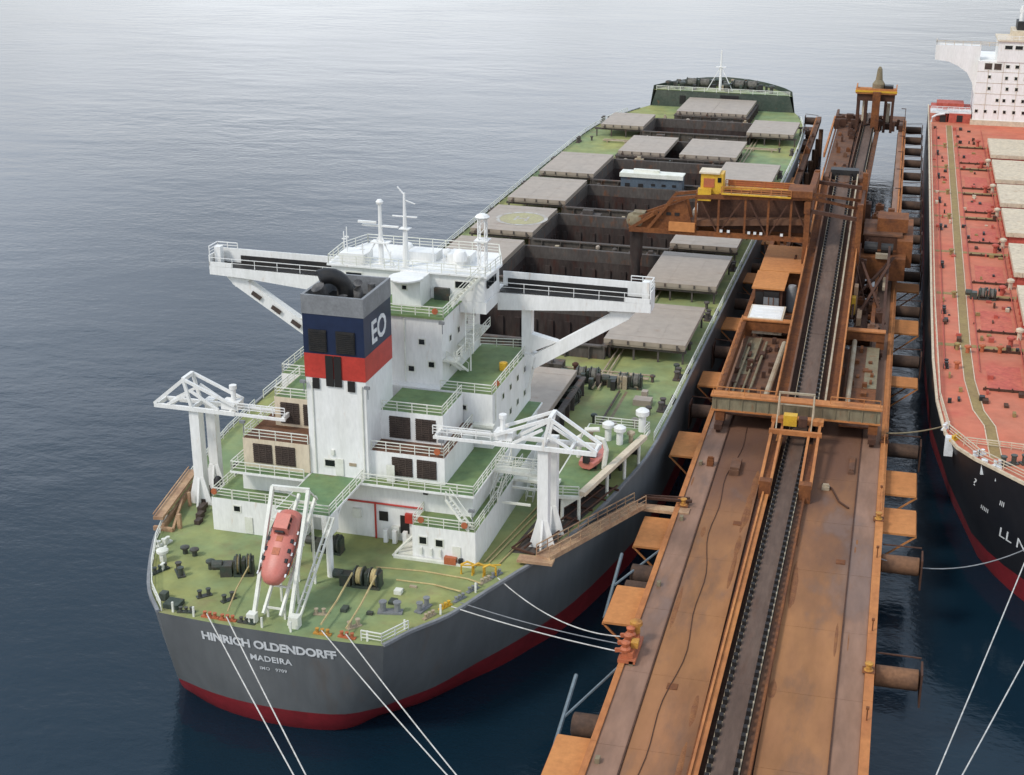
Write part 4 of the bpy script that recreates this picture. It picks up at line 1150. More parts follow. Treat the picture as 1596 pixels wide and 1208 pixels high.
h2 = hull_mesh(DK2, WL2, Z2, 3.2, Z2, M['hull2']).build('hull', M['hull2'], ship2, True)
hull_mesh(DK2, WL2, Z2, -3, 3.2, M['boot']).build('boot_topping', M['boot'], ship2, True)
d2 = MB().add([(x,y,Z2) for x,y in DK2], [tuple(range(len(DK2)))]).build('main_deck', M['deck2'], ship2)
b = MB()
for p, q in zip(DK2, DK2[1:]): b.bar((p[0],p[1],Z2+.1),(q[0],q[1],Z2+.1),.32,.36)
b.build('sheer_strake', M['cover2'], ship2)
def hull2_pt(side_x, z):
    """point on the starboard bow plating where |x| = side_x at height z"""
    t = z/Z2
    P = [(w[0]+(d[0]-w[0])*t, w[1]+(d[1]-w[1])*t) for d, w in zip(HD, HW)]
    return interp(side_x, [p[0] for p in P[::-1]], [p[1] for p in P[::-1]])
def bow_text(body, size, u0, z0, name):
    me = text_mesh(body, size, M['letter'], name, offset=.01)
    bm = bmesh.new(); bm.from_mesh(me); bmesh.ops.triangulate(bm, faces=bm.faces); bm.to_mesh(me); bm.free()
    for v in me.vertices:
        z = z0+v.co.y; half = u0-v.co.x*.72
        y = hull2_pt(half, z)
        v.co = (-half-.05, y-.07, z)
    return link(name, me, h2)
bow_text('LL NA', 2.0, 15.3, 7.2, 'bow_lettering')
bow_text('IIIII', .95, 19.0, 9.4, 'draught_marks'); bow_text('III', 1.0, 17.4, 11.6, 'draught_marks'); bow_text('?', 1.7, 20.4, 12.2, 'thruster_mark')
lx = lambda X: X-CX2
ly = lambda Y: Y-270
H2 = [(328,346),(304,323),(284,300),(262,280),(237,255),(212,230),(188,205)]
for i, (a, c) in enumerate(H2):
    co_ = MB().box(-12.2,12.2,ly(a)+.4,ly(c)-.4,Z2,Z2+1.7)
    for k in range(6):
        y = ly(a)+1+(c-a-2)*k/5
        co_.box(-12.7,-12.2,y-.1,y+.1,Z2,Z2+1.5).box(12.2,12.7,y-.1,y+.1,Z2,Z2+1.5)
    co_.build('hatch_coaming', M['coam2'], ship2)
    for x0, x1 in ((-12.8,-.1),(.1,12.8)):
        cv = MB().box(x0,x1,ly(a),ly(c),Z2+1.72,Z2+2.5).box(x0+.2,x1-.2,ly(a)+2.2,ly(a)+2.32,Z2+2.5,Z2+2.54).box((x0+x1)/2-.06,(x0+x1)/2+.06,ly(a)+.2,ly(c)-.2,Z2+2.5,Z2+2.54)
        for k in range(5): cv.box(x0+1+k*2.6,x0+1.2+k*2.6,ly(a)-.15,ly(a),Z2+1.75,Z2+2.45)
        cv.build('hatch_cover', M['cover2'], ship2)
    # side deck between the walkway and the hatch: crimson patches, pipe runs, transverse stiffeners
    MB().box(lx(14.9),lx(19.4),ly(a)+1.5,ly(a)+(c-a)*.62,Z2+.004,Z2+.03).build('painted_patch', M['patch2'], ship2)
    b = MB()
    for dy in (.6, c-a-.8):
        b.box(lx(14.2),lx(20.2),ly(a)+dy-.07,ly(a)+dy+.07,Z2+.03,Z2+.35)
        for k in range(4): b.box(lx(14.4+k*1.7),lx(14.6+k*1.7),ly(a)+dy-.16,ly(a)+dy+.16,Z2+.03,Z2+.5)
    b.build('deck_pipe', M['jdark'], ship2)
    w = MB().box(lx(8.6),-12.9,ly(c)+.4,ly(c)+1.6,Z2+.006,Z2+.035)
    w.box(-12.8,12.8,ly(c)+.2,ly(c)+1.8,Z2+.006,Z2+.035).build('walkway', M['olive'], ship2)
    bitts(lx(9.6), ly((a+c)/2), Z2, 1.57, ship2, 'black', .7)
    mushroom(lx(11.2), ly(c)-1, Z2, 1.1, .45, 'olive', ship2); mushroom(lx(18.6), ly(c)+2.2, Z2, 1.6, .6, 'coam2', ship2)
    mushroom(lx(20), ly(a)-1.4, Z2, 1.8, .6, 'cover2', ship2)
wpts = [(lx(12.6),ly(372)),(lx(12.4),ly(205)),(lx(12.6),ly(192)),(lx(13.4),ly(181)),(lx(14.6),ly(176)),(lx(14.9),ly(166))]
b = MB(); e1 = MB()
for p, q in zip(wpts, wpts[1:]):
    b.bar((p[0],p[1],Z2+.02),(q[0],q[1],Z2+.02),1.15,.06)
    for s in (-.68,.68): e1.bar((p[0]+s,p[1],Z2+.03),(q[0]+s,q[1],Z2+.03),.12,.08)
b.build('walkway', M['olive'], ship2); e1.build('walkway_edge', M['cover2'], ship2)
winch(lx(16.2), ly(229.3), Z2, 0, 3.6, 'coilgrey', ship2, k=.75)
winch(lx(24), ly(172), Z2, .2, 5, 'coilgrey', ship2); winch(lx(40), ly(170), Z2, -.2, 5, 'rope', ship2)
for x, y in ((12.6,203),(14.6,204),(17,204),(11,196)): mushroom(lx(x), ly(y), Z2, 1.2, .5, 'orange', ship2)
for x, y in ((18.6,165.5),(16.2,164.5),(21,166)): bitts(lx(x), ly(y), Z2, .5, ship2, 'winch', .9)
fairlead(lx(10.4), ly(170.6), Z2, 1.0, ship2, 'yellow'); fairlead(lx(12.9), ly(166.3), Z2, .7, ship2, 'letter'); fairlead(lx(15.2), ly(164.0), Z2, .6, ship2, 'letter'); fairlead(lx(9.3), ly(174), Z2, 1.2, ship2, 'letter')
MB().box(lx(9.2),lx(10.2),ly(170.2),ly(171.2),Z2-2.1,Z2+.3).box(lx(13.2),lx(13.9),ly(164.3),ly(165),Z2-1.5,Z2+.3).box(lx(14.8),lx(15.4),ly(162.8),ly(163.5),Z2-1.5,Z2+.3).build('fairlead_apron', M['letter'], ship2)
MB().rail([(lx(11.5),ly(169.5),Z2),(lx(22),ly(168.6),Z2)], .9, 1.3, .05).build('mooring_rail', M['cover2'], ship2)
MB().rail([(-25.1,p,Z2+.2) for p in (ly(372),ly(225))]+[(-24.7,ly(183),Z2+.2),(-23.7,ly(172),Z2+.2),(-20.4,ly(165.2),Z2+.2),(-15.2,ly(159.6),Z2+.2)], 1.1, 3.4, .05).build('deck_railing', M['cover2'], ship2)
# accommodation: white block, wings with curved brackets, wheelhouse, funnel top
a2 = MB().box(lx(18),lx(48.6),ly(375),ly(392),Z2+.3,31.5).build('accommodation_block', M['white'], ship2)
MB().box(lx(17.6),lx(49),ly(374.7),ly(392.3),Z2,Z2+1.2).build('house_base', M['cover2'], a2)
for s in (-1, 1):
    pts = [(25.5,34.9),(25.5,31.3),(22.2,30.9),(20.0,30.0),(17.6,28.4),(16.2,26.0),(15.4,22.8),(15.2,21),(14.9,21),(14.9,34.9)]
    MB().prism_y([(s*x,z) for x,z in pts], ly(376), ly(379.5)).build('bridge_wing', M['white'], a2)
    MB().rail([(s*25.4,ly(376),34.9),(s*11,ly(376),34.9)],1.0,1.8,.06).rail([(s*25.4,ly(376),34.9),(s*25.4,ly(379.5),34.9)],1.0,1.8,.06).build('railing', M['cover2'], a2)
MB().box(-11,11,ly(374.8),ly(386),31.5,36.4).build('wheelhouse', M['white'], a2)
MB().box(-11.4,11.4,ly(374.4),ly(386.4),36.4,36.7).box(-8,8,ly(377),ly(386),36.7,38.6).build('roof', M['cream'], a2)
MB().box(-6.9,6.9,ly(379),ly(385),38.6,40.6).build('funnel_band', M['black'], ship2)
MB().tube((-6.0,ly(381),40.6),(-6.0,ly(381),44.2),.55,8,.4).box(-6.6,-5.4,ly(380.6),ly(381.4),42.6,43.4).build('mast', M['white'], ship2)
MB().rail([(-11.3,ly(374.5),36.7),(11.3,ly(374.5),36.7)],1,1.6,.06).build('railing', M['white'], a2)
wy = ly(374.96)
for i in range(8): ubox('window', M['glass'], a2, (-8.6+i*2.4, ly(374.76), 35.0), (1.7,.1,.85))
for x in (19.9,22.1): ubox('window', M['louv'], a2, (lx(x)+.6, wy, 31.0-.7), (1.7,.1,1.5))
for zr, off in ((30.4,0),(27.6,0),(25.0,1),(22.2,0),(19.4,1)):
    for i in range(11):
        X = 25.0+i*2.2+(0.4 if off else 0)
        ubox('window', M['glass'], a2, (lx(X), wy, zr), (.85 if zr > 29 else .65,.1,.75))
for X, z in ((21.2,25),(21.0,27.8),(18.8,19.4),(20.9,19.4),(23.2,19.4),(23.4,22.2)): ubox('window', M['glass'], a2, (lx(X), wy, z), (.65,.1,.7))
b = MB()
for X in (20.6,24.0,27.6): b.box(lx(X),lx(X)+.08,wy-.04,wy+.02,17.6,31.4)
for z in (21.0,23.7,26.3,29.0): b.box(lx(18),lx(48.6),wy-.035,wy+.02,z,z+.07)
b.build('plate_seam', M['cover2'], a2)
# crimson boat-deck house at the ship's side with its white railing and arches
hs = MB().box(lx(12.5),lx(17.8),ly(376),ly(388),Z2,18.3).box(lx(8.2),lx(17.8),ly(380),ly(388),18.3,18.7).build('side_house', M['coam2'], ship2)
MB().rail([(lx(8.2),ly(376.5),18.7),(lx(17.5),ly(376.5),18.7)],1.1,1.2,.07).box(lx(8),lx(17.8),ly(376.2),ly(380),18.2,18.7).build('railing', M['letter'], hs)
MB().path([(lx(8.4),ly(376),Z2),(lx(8.6),ly(376),17.2),(lx(9.6),ly(376),17.8),(lx(11.5),ly(376),18.2)],.3,6).build('arch', M['letter'], hs)
MB().box(lx(9.5),lx(12.2),ly(377),ly(384),Z2,18.0).box(lx(9.5),lx(16),ly(381),ly(386),18.7,19.9).box(lx(11),lx(12),ly(379),ly(380),18.7,20.2).build('deck_gear', M['coam2'], hs)
MB().box(lx(10.4),lx(11.8),ly(376.2),ly(377),Z2,17.6).box(lx(14.4),lx(15.8),ly(375.9),ly(376),Z2+.3,17.9).build('doorway', M['dark'], hs)

# ------------------------------------------------------------------ jetty
JZ = 10.3
jetty = thing('jetty', 'long ore-stained loading jetty on piles between the two ships', 'jetty', (0,0,0))
def slabs(x0, x1, y0, y1, z0, z1, m, name, step=12.2):
    me = MB().box(x0,x1,.02,step-.02,z0,z1).mesh(name, M[m])
    y = y0; k = 0
    while y < y1-.1:
        o = link(name, me, jetty, (0, y, 0))
        o.scale = (1, min(1, (y1-y)/step), 1)
        y += step
Y0, YF = 46.0, 216.8
slabs(-20.6,-17.9,Y0,YF,9.2,JZ,'jmauve','walkway_slab')
slabs(-17.85,-12.3,Y0,YF,9.2,JZ-.03,'jtan','deck_slab')
slabs(-12.28,-6.87,Y0,YF,9.1,JZ-.35,'jdark','trough_slab')
slabs(-6.85,-.75,Y0,YF,9.2,JZ-.03,'jtan','deck_slab')
slabs(-.7,1.75,Y0,YF,9.2,JZ,'jmauve','walkway_slab')
slabs(1.77,2.65,Y0,405,9.0,JZ+.22,'jkerb','kerb')
slabs(-21.2,-20.62,Y0,YF,9.0,JZ+.22,'jkerb','kerb')
MB().box(-18.02,-17.88,Y0,296,JZ,JZ+.12).build('runway_rail', M['jdark'], jetty)
MB().box(-.74,-.6,Y0,296,JZ,JZ+.12).build('runway_rail', M['jdark'], jetty)
b = MB(); pts = []
rj = random.Random(11)
for i in range(60):
    y = Y0+i*2.3
    pts.append((-15.9+.55*math.sin(y*.11)+.25*math.sin(y*.37), y, JZ+.04))
b.path(pts, .045, 5).build('trailing_cable', M['jdark'], jetty)
for x, y in ((-15.6,117.5),(-1.6,146.4),(-13.6,153)):
    MB().box(x-.5,x+.5,y-.5,y+.5,JZ-.03,JZ+.03).build('inspection_cover', M['jrust'], jetty)
# low dusty equipment on the slab near the gantry
for x0,x1,y0,y1,h,m_ in ((-19.2,-18.4,168,169,.9,'jrust'),(-16.2,-15.0,166,170,.7,'jdeck2'),(-4.8,-3.9,164.5,165.3,.4,'hydr'),(-1.9,-1.2,170,175,.3,'jdeck2')):
    MB().box(x0,x1,y0,y1,JZ-.03,JZ+h).box(x0+.1,x1-.1,y0+.2,y0+.5,JZ+h,JZ+h+.3).build('deck_box', M[m_], jetty)
b = MB()
b.path([(-4.8,166,JZ+.1),(-3.6,165,JZ+.12),(-2.6,161.5,JZ+.12),(-1.4,160,JZ+.1)], .13, 6)
b.build('hose', M['jdark'], jetty)
# open part beyond the slab: runway beams, cross heads, braces, partial plating
slabs(-21.0,-17.4,YF,296,8.9,JZ,'jdeck2','runway_beam',13.5)
slabs(-21.0,-19.9,296,406,8.9,JZ,'jdeck2','runway_beam',13.5)
slabs(-.9,1.75,YF,296,8.9,JZ,'jmauve','runway_beam',13.5)
slabs(.7,1.75,296,406,8.9,JZ,'jmauve','runway_beam',13.5)
slabs(-11.6,-5.4,YF,296,8.8,9.7,'jdark','conveyor_beam',13.5)
slabs(-10.0,-5.9,296,406,8.8,9.7,'jdark','conveyor_beam',13.5)
slabs(-14.9,-10.1,300,404,9.0,JZ-.1,'jdeck2','service_plate',13.5)
hd = MB().box(-20.9,2.4,-.7,.7,7.4,8.85).mesh('cross_head', M['jrust'])
hd2 = MB().box(-14.9,-5.8,-.7,.7,7.4,8.85).mesh('cross_head', M['jrust'])
pm = MB().tube((0,0,-4),(0,0,7.4),.62,10).mesh('pile', M['pile'], True)
brm = MB().bar((-17.4,0,8.6),(-11.6,6.4,8.6),.35,.5).bar((-11.6,6.9,8.6),(-17.4,13.2,8.6),.35,.5).bar((-5.4,0,8.6),(-.9,6.4,8.6),.35,.5).bar((-.9,6.9,8.6),(-5.4,13.2,8.6),.35,.5).mesh('brace', M['jdark'])
yy = 52.0
while yy < 408:
    link('cross_head', hd if yy < 300 else hd2, jetty, (0,yy,0))
    for x in (-19.6,-11.4,-6.4,1.2): link('pile', pm, jetty, (x,yy,0))
    if 215 < yy < 300: link('brace', brm, jetty, (0,yy,0))
    yy += 13.5
MB().box(-16,2.4,404,412,9.0,JZ).box(-16,-15.4,404,412,JZ,JZ+1.2).build('end_platform', M['jdeck2'], jetty)
# side platforms (orange plates on brackets) and their drum fenders
def side_platform(s, x0, x1, y0, y1, z=9.8):
    xa, xb = (x0, x1)
    p = MB().box(xa,xb,y0,y1,z-.25,z).build('side_platform', M['jroof'], jetty)
    o, i = (xa, xb) if s < 0 else (xb, xa)
    MB().bar((o,y0+.2,z-.35),(i,y0+.2,z-3.4),.18).bar((o,y1-.2,z-.35),(i,y1-.2,z-3.4),.18).bar((o,y0,z-.3),(o,y1,z-.3),.2).build('bracket', M['jkerb'], p)
for y0, y1 in ((92,108.2),(128.4,136.2),(145.6,153.2),(171.5,179.5),(197,203),(223,229),(249,255),(275,281),(301,307),(327,333),(353,359)): side_platform(-1,-24.4,-21.25,y0,y1)
for y0, y1 in ((167.4,174.4),(156.8,163.4),(205,209),(229,236),(252,257),(62,70)): side_platform(1,2.7,6.4,y0,y1,9.4)
def fender(s, x0, x1, y, z=8.6, r=1.05, m='fender', vis=True):
    f = MB().lathe((x0,y,z),[(r*.8,0),(r,.1),(r,x1-x0-.1),(r*.8,x1-x0)],14,'x').build('drum_fender', M[m], jetty, True)
    if vis:
        xo = x0-.25 if s < 0 else x1+.1
        MB().box(xo,xo+.18,y-1.3,y+1.3,z-2.2,z+1.4).build('fender_panel', M['jdark'], f)
        MB().bar((xo,y+1.5,z+1.6),(-21 if s < 0 else 2.8,y+2.2,z+1.2),.12).build('fender_chain', M['jdark'], f)
for y in (108.6,112.6): fender(-1,-24.0,-21.3,y,8.0,1.15,vis=False)
MB().tube((-25.0,105.4,6.6),(-25.0,118.6,9.4),.2,6).tube((-25.0,113,8.2),(-21.2,121,9.6),.14,6).tube((-25,106.2,6.8),(-21.3,107.2,7.2),.14,6).build('fender_frame', M['bluegrey'], jetty)
MB().tube((-25.4,134.5,6.6),(-25.4,144,9.4),.2,6).tube((-25.2,139,8.2),(-21.2,146,9.6),.14,6).build('fender_frame', M['bluegrey'], jetty)
for y in (138.6,142.4): fender(-1,-24.0,-21.3,y,8.0,1.1,vis=False)
for y in (126.8,150.4): fender(1,2.7,6.9,y,8.7,1.05,'pile')
for y in (183,218,243,264,276,290,304,318,332,346,360,374,388,402): fender(1,2.7,6.7,y,8.6,.95,'fender')
for y in (190,215,240,262,288,314,340,362,378,394,408): fender(-1,-24.2,-21.2,y,8.6,1.0,'fender')
b = MB()
for y in (372,391): b.box(-26.4,-21.2,y-2.4,y+2.4,8.6,9.8).tube((-25,y,-3),(-25,y,8.6),.6,8).tube((-22.4,y,-3),(-22.4,y,8.6),.6,8)
b.build('breasting_platform', M['jdeck2'], jetty)
# landing in front of the ship's gangway
lp = MB().box(-25.4,-19.4,153.8,155.2,JZ-.2,JZ+.15).build('gangway_landing', M['ladder'], jetty)
MB().bar((-25.3,155.4,JZ+.9),(-19.4,155.6,JZ+.9),.12).bar((-25.3,156.2,JZ+.4),(-19.4,156.6,JZ+.4),.3).bar((-25.3,157.2,JZ+.2),(-19.8,157.8,JZ+.2),.25).build('landing_beam', M['jdark'], lp)
# railing lines on the outer edges beyond the slab
MB().rail([(2.2,160,JZ+.22),(2.2,400,JZ+.22)],1.0,5,.05,2).build('edge_railing', M['jkerb'], jetty)
MB().rail([(-20.9,218,JZ+.1),(-20.9,400,JZ+.1)],1.0,5,.05,2).build('edge_railing', M['jkerb'], jetty)

# bollards along both edges
def bollard(x, y, label, m='byel'):
    r = thing('bollard', label, 'bollard', (x,y,JZ+.22), 0, 'bollards on the jetty kerbs')
    MB().lathe((0,0,0),[(.45,0),(.45,.1),(.28,.16),(.25,.55),(.4,.68),(.4,.8),(.16,.86)],12).build('post', M[m], r, True)
    MB().box(-.6,.6,-.6,.6,-.02,.05).build('base_plate', M['jrust'], r)
bollard(-20.3,155.8,'dusty orange-yellow bollard on the kerb beside the gangway landing')
bollard(2.1,124.5,'orange-yellow bollard on the kerb facing the black ship beside the lone drum fender')
bollard(2.1,157.7,'small orange-yellow bollard on the kerb beside two orange side platforms near the black bow')
bollard(-20.9,88,'rusty bollard near the lower frame edge holding two stern ropes','jrust')
bollard(-20.9,68,'rusty bollard holding the two stern ropes nearest the open water','jrust')
bollard(2.2,83,'rusty bollard at the near end of the jetty holding bow ropes of the black ship','jrust')
bollard(2.2,181,'rusty bollard next to the end of the olive gantry cross beam','jrust')
# quick-release hook cluster holding the starboard breast lines
hk = thing('mooring_hook', 'orange mooring hook stand on the kerb where three breast ropes end', 'mooring hook', (-20.5,122.4,JZ+.2))
MB().box(-.8,.9,-2.4,2.4,0,.35).box(-.5,.6,-2.0,2.0,.35,.9).build('base', M['orange'], hk)
for y in (-1.6,-.2,1.2):
    MB().lathe((-.2,y,.9),[(.5,0),(.55,.3),(.35,.5),(.45,.95),(.2,1.1)],10).bar((-.3,y,1.0),(-1.2,y+.1,.8),.3,.35).build('hook', M['orange'], hk)
MB().lathe((.2,2.0,.6),[(.4,0),(.4,1.1),(.62,1.2),(.62,1.55),(.25,1.7)],10).box(.2,.9,-1,0,.9,1.5).build('capstan', M['byel'], hk)

# ------------------------------------------------------------------ belt conveyor along the jetty
conv = thing('belt_conveyor', 'long belt conveyor with rows of black idlers running down the middle of the jetty', 'conveyor', (-9.35,100,JZ), R(-.5))
def cbox(name, m, x0, x1, y0, y1, z0, z1, step=24.0):
    y = y0
    while y < y1-.1:
        e = min(step, y1-y)
        MB().box(x0,x1,y+.01,y+e-.01,z0,z1).build(name, M[m], conv)
        y += step
cbox('side_wall','jkerb',-2.72,-2.5,-54,78,-.3,1.0)
cbox('side_ledge','jrust',-3.0,-2.72,-54,78,-.2,.15); cbox('cover_strip','jkerb',-2.48,-1.95,-54,78,.55,.7)
cbox('side_wall','jrust',2.05,2.3,-54,78,-.3,.7)
cbox('belt','belt',-.92,.92,-54,310,.9,1.0)
cbox('cover_strip','jdeck2',1.45,2.04,-54,78,.25,.36)
cbox('stringer','hydr',-1.42,-.96,-54,310,.7,.86); cbox('stringer','hydr',.96,1.42,-54,310,.7,.86)
idm = MB().box(-.19,.19,-.27,.27,-.25,.28).mesh('idler_roller', M['idler'])
b = MB(); y = -53.0
while y < 308:
    for sx in (-1.14, 1.14):
        if y < 78: link('idler_roller', idm, conv, (sx, y, 1.12))
        else: b.box(sx-.17,sx+.17,y-.19,y+.19,.87,1.4)
    y += 1.3
tag(b.build('idler_roller', M['idler'], conv), kind='stuff')
cbox('walkway','jdeck2',1.6,2.7,195,306,.2,.3); cbox('handrail','jrust',2.7,2.78,195,306,.3,1.3)
cbox('side_wall','jdeck2',-2.2,-2.0,195,306,-.3,1.2)

# ------------------------------------------------------------------ ship loader spanning the jetty
ldr = thing('ship_loader', 'rust orange travelling ship loader with a boom and yellow cab over the grey ship', 'ship loader', (-9.0,215,JZ))
def LB(name, m, fn, smooth=False):
    """part drawn in world coordinates"""
    bb = MB(); fn(bb)
    o = bb.build(name, M[m], ldr, smooth)
    o.data.transform(Matrix.Translation((9.0,-215,-JZ)))
    return o
LB('cross_beam','jgreen',lambda b: b.box(-20.3,1.4,180.2,181.4,13.2,15.0))
LB('beam_flange','jkerb',lambda b: b.box(-20.5,1.6,179.9,181.7,15.0,15.22).box(-20.4,1.5,180.0,181.6,13.0,13.2))
def stf(b):
    for i in range(13):
        x = -19.8+i*1.72
        b.box(x-.06,x+.06,180.05,180.2,13.2,15.0)
LB('beam_stiffener','jgreen',stf)
for x in (-19.2,.6):
    for y in (180.8,214.6,262,276):
        LB('leg','jrust',lambda b: b.box(x-.6,x+.6,y-.6,y+.6,11.6,13.0 if y < 230 else 18))
        LB('bogie','jdark',lambda b: b.box(x-.5,x+.5,y-2.2,y+2.2,10.9,11.6).lathe((x-.3,y-1.5,10.8),[(.45,0),(.45,.6)],12,'x').lathe((x-.3,y+1.5,10.8),[(.45,0),(.45,.6)],12,'x').lathe((x-.3,y,10.8),[(.45,0),(.45,.6)],12,'x'))
LB('cross_beam','jrust',lambda b: b.box(-20.2,-12.8,213.8,214.8,13.0,14.6).box(-5.0,1.2,213.8,214.8,12.8,14.2))
LB('beam_flange','jkerb',lambda b: b.box(-20.3,-12.8,213.6,215.0,14.6,14.8).box(-5.0,1.3,213.6,215.0,14.2,14.4))
LB('side_girder','jrust',lambda b: b.box(-20.2,-19.5,181.7,262,12.9,14.5))
LB('side_girder','jrust',lambda b: b.box(-1.1,-.5,214.8,276,12.6,13.8))
LB('floor_plate','jdeck2',lambda b: b.box(-19.4,-12.6,181.8,213.7,11.9,12.1))
LB('floor_plate','jdark',lambda b: b.box(-19.4,-12.6,214.9,262,12.2,12.4))
LB('floor_plate','jrust',lambda b: b.box(-3.8,.6,181.8,196,11.7,11.9))
LB('floor_plate','jdeck2',lambda b: b.box(-3.8,.6,196.1,213.7,11.7,11.9))
LB('floor_plate','jgreen',lambda b: b.box(-1.2,.6,196.2,213.6,11.9,11.95).box(-18.9,-17.0,197,213,12.1,12.15))
LB('floor_plate','jdark',lambda b: b.box(-3.6,-1.6,216,236,12.2,12.4))
LB('pipe','hydr',lambda b: b.tube((-13.2,208.6,13.1),(-13.9,183,13.1),.42,10))
LB('pipe','hydr',lambda b: b.tube((-3.1,213,12.9),(-3.0,182,12.9),.36,10))
LB('pipe','jgreen',lambda b: b.tube((-15.9,210,12.6),(-16.4,183,12.6),.2,8).tube((-18.2,210,12.6),(-18.6,183,12.6),.2,8).tube((-16.9,212,12.5),(-17.4,184,12.5),.14,8))
def fl(b):
    r_ = random.Random(5)
    for i in range(26):
        x, y = r_.uniform(-19,-14.2), r_.uniform(183,212)
        w, l_ = r_.uniform(.3,.9), r_.uniform(.3,1.6)
        b.box(x-w/2,x+w/2,y-l_/2,y+l_/2,12.1,12.1+r_.uniform(.2,1.0))
tag(LB('floor_equipment','jdark',fl), kind='stuff')
def fl2(b):
    r_ = random.Random(6)
    for i in range(16):
        x, y = r_.uniform(-3.4,.2), r_.uniform(183,212)
        w, l_ = r_.uniform(.3,.8), r_.uniform(.3,1.4)
        b.box(x-w/2,x+w/2,y-l_/2,y+l_/2,11.9,12.0+r_.uniform(.1,.7))
tag(LB('floor_equipment','jrust',fl2), kind='stuff')
LB('handrail','jkerb',lambda b: b.rail([(-20,182,14.6),(-20,213,14.6)],1.0,2.4,.06,2).rail([(-20.2,180.2,15.35),(-12,180.2,15.35)],1.0,2,.05,2).rail([(-5,180.2,15.35),(1.3,180.2,15.35)],1.0,2,.05,2))
# tripper frame behind the cross beam, over the belt
LB('tripper_frame','jkerb',lambda b: b.bar((-11.9,160.5,12.2),(-11.9,178,13.4),.35,.5).bar((-10.7,160.5,12.2),(-10.7,178,13.4),.3,.4).bar((-7.2,160.5,12.2),(-7.2,178,13.4),.3,.4).bar((-6.0,160.5,12.2),(-6.0,178,13.4),.35,.5)
   .bar((-12.2,177.6,13.7),(-5.6,177.6,13.7),1.4,.6).bar((-12.2,174.0,13.4),(-5.6,174.0,13.4),.5,.6))
LB('tripper_plate','jrust',lambda b: b.box(-11.7,-10.9,161,174,11.9,12.1).box(-7.0,-6.2,161,174,11.9,12.1).box(-12,-10.6,160.2,161.4,10.3,12.6).box(-7.3,-5.9,160.2,161.4,10.3,12.6))
LB('tripper_portal','hydr',lambda b: b.bar((-11.4,178,13.5),(-11.4,178,17.2),.26).bar((-7.0,178,13.5),(-7.0,178,17.2),.26).bar((-11.5,178,17.2),(-6.9,178,17.2),.26).bar((-11.4,174.5,13.5),(-11.4,178,17.2),.16).bar((-7.0,174.5,13.5),(-7.0,178,17.2),.16).bar((-11.4,178,15.6),(-7,178,15.6),.14))
LB('drive_box','yellow',lambda b: b.box(-10.6,-8.9,175.6,176.8,13.6,15.0))
LB('drive_box','jdark',lambda b: b.box(-8.7,-7.6,175.6,176.8,13.6,14.7))
# inclined gallery carrying the belt up to the boom
ga, gb = Vector((-8.3,182,13.0)), Vector((-8.6,279,22.8))
def gl(x0, x1, dz0, dz1, m, name, t0=0.0, t1=1.0, n=4):
    for i in range(n):
        a = ga.lerp(gb, t0+(t1-t0)*i/n); c = ga.lerp(gb, t0+(t1-t0)*(i+.995)/n)
        def f(b):
            b.add([(a.x+x0,a.y,a.z+dz0),(a.x+x1,a.y,a.z+dz0),(c.x+x1,c.y,c.z+dz0),(c.x+x0,c.y,c.z+dz0),
                   (a.x+x0,a.y,a.z+dz1),(a.x+x1,a.y,a.z+dz1),(c.x+x1,c.y,c.z+dz1),(c.x+x0,c.y,c.z+dz1)],
                  [(3,2,1,0),(4,5,6,7),(0,1,5,4),(1,2,6,5),(2,3,7,6),(3,0,4,7)])
        LB(name, m, f)
gl(-4.1,-3.9,-.6,1.1,'jkerb','gallery_side')
gl(3.9,4.1,-.6,1.1,'jkerb','gallery_side')
gl(-3.9,-2.6,-.1,.0,'jrust','gallery_walkway'); gl(2.6,3.9,-.1,.0,'jrust','gallery_walkway')
gl(-2.6,-2.35,-.6,.9,'jdeck2','gallery_stringer'); gl(2.35,2.6,-.6,.9,'hydr','gallery_stringer')
gl(-2.35,2.35,-.5,-.4,'jdark','gallery_floor')
gl(-1.1,1.1,.35,.45,'belt','gallery_belt')
gl(-1.6,-1.12,.2,.34,'hydr','belt_frame'); gl(1.12,1.6,.2,.34,'hydr','belt_frame')
for i in range(74):
    c = ga.lerp(gb, (i+.5)/74)
    for sx in (-1.28, 1.28): link('idler_roller', idm, ldr, (c.x+sx+9.0, c.y-215, c.z+.62-JZ))
LB('handrail','jkerb',lambda b: b.rail([ga+Vector((-4.0,0,1.1)),gb+Vector((-4.0,0,1.1))],.5,3,.05,1).rail([ga+Vector((4.0,0,1.1)),gb+Vector((4.0,0,1.1))],.5,3,.05,1))
LB('gallery_trestle','jrust',lambda b: [b.bar((x,y,12.2),(x*.9-.9,y,13+(y-182)*.101-.6),.5) for x in (-12.6,-4.2) for y in (200,214.4,232,250,268)]+[b.bar((-12.6,y,13),(-4.2,y,13+(y-182)*.101-1),.3) for y in (214.4,232,250,268)])
LB('head_box','black',lambda b: b.box(-11.2,-6.0,278.5,281,22.3,24.2))
LB('head_frame','jdeck2',lambda b: b.box(-12.2,-11.4,276,282,21.8,23.4).box(-5.8,-5.2,276,282,21.8,23.4).bar((-11.4,272,22.6),(-6,276,22.9),.25).bar((-6,272,22.6),(-11.4,276,22.9),.25))
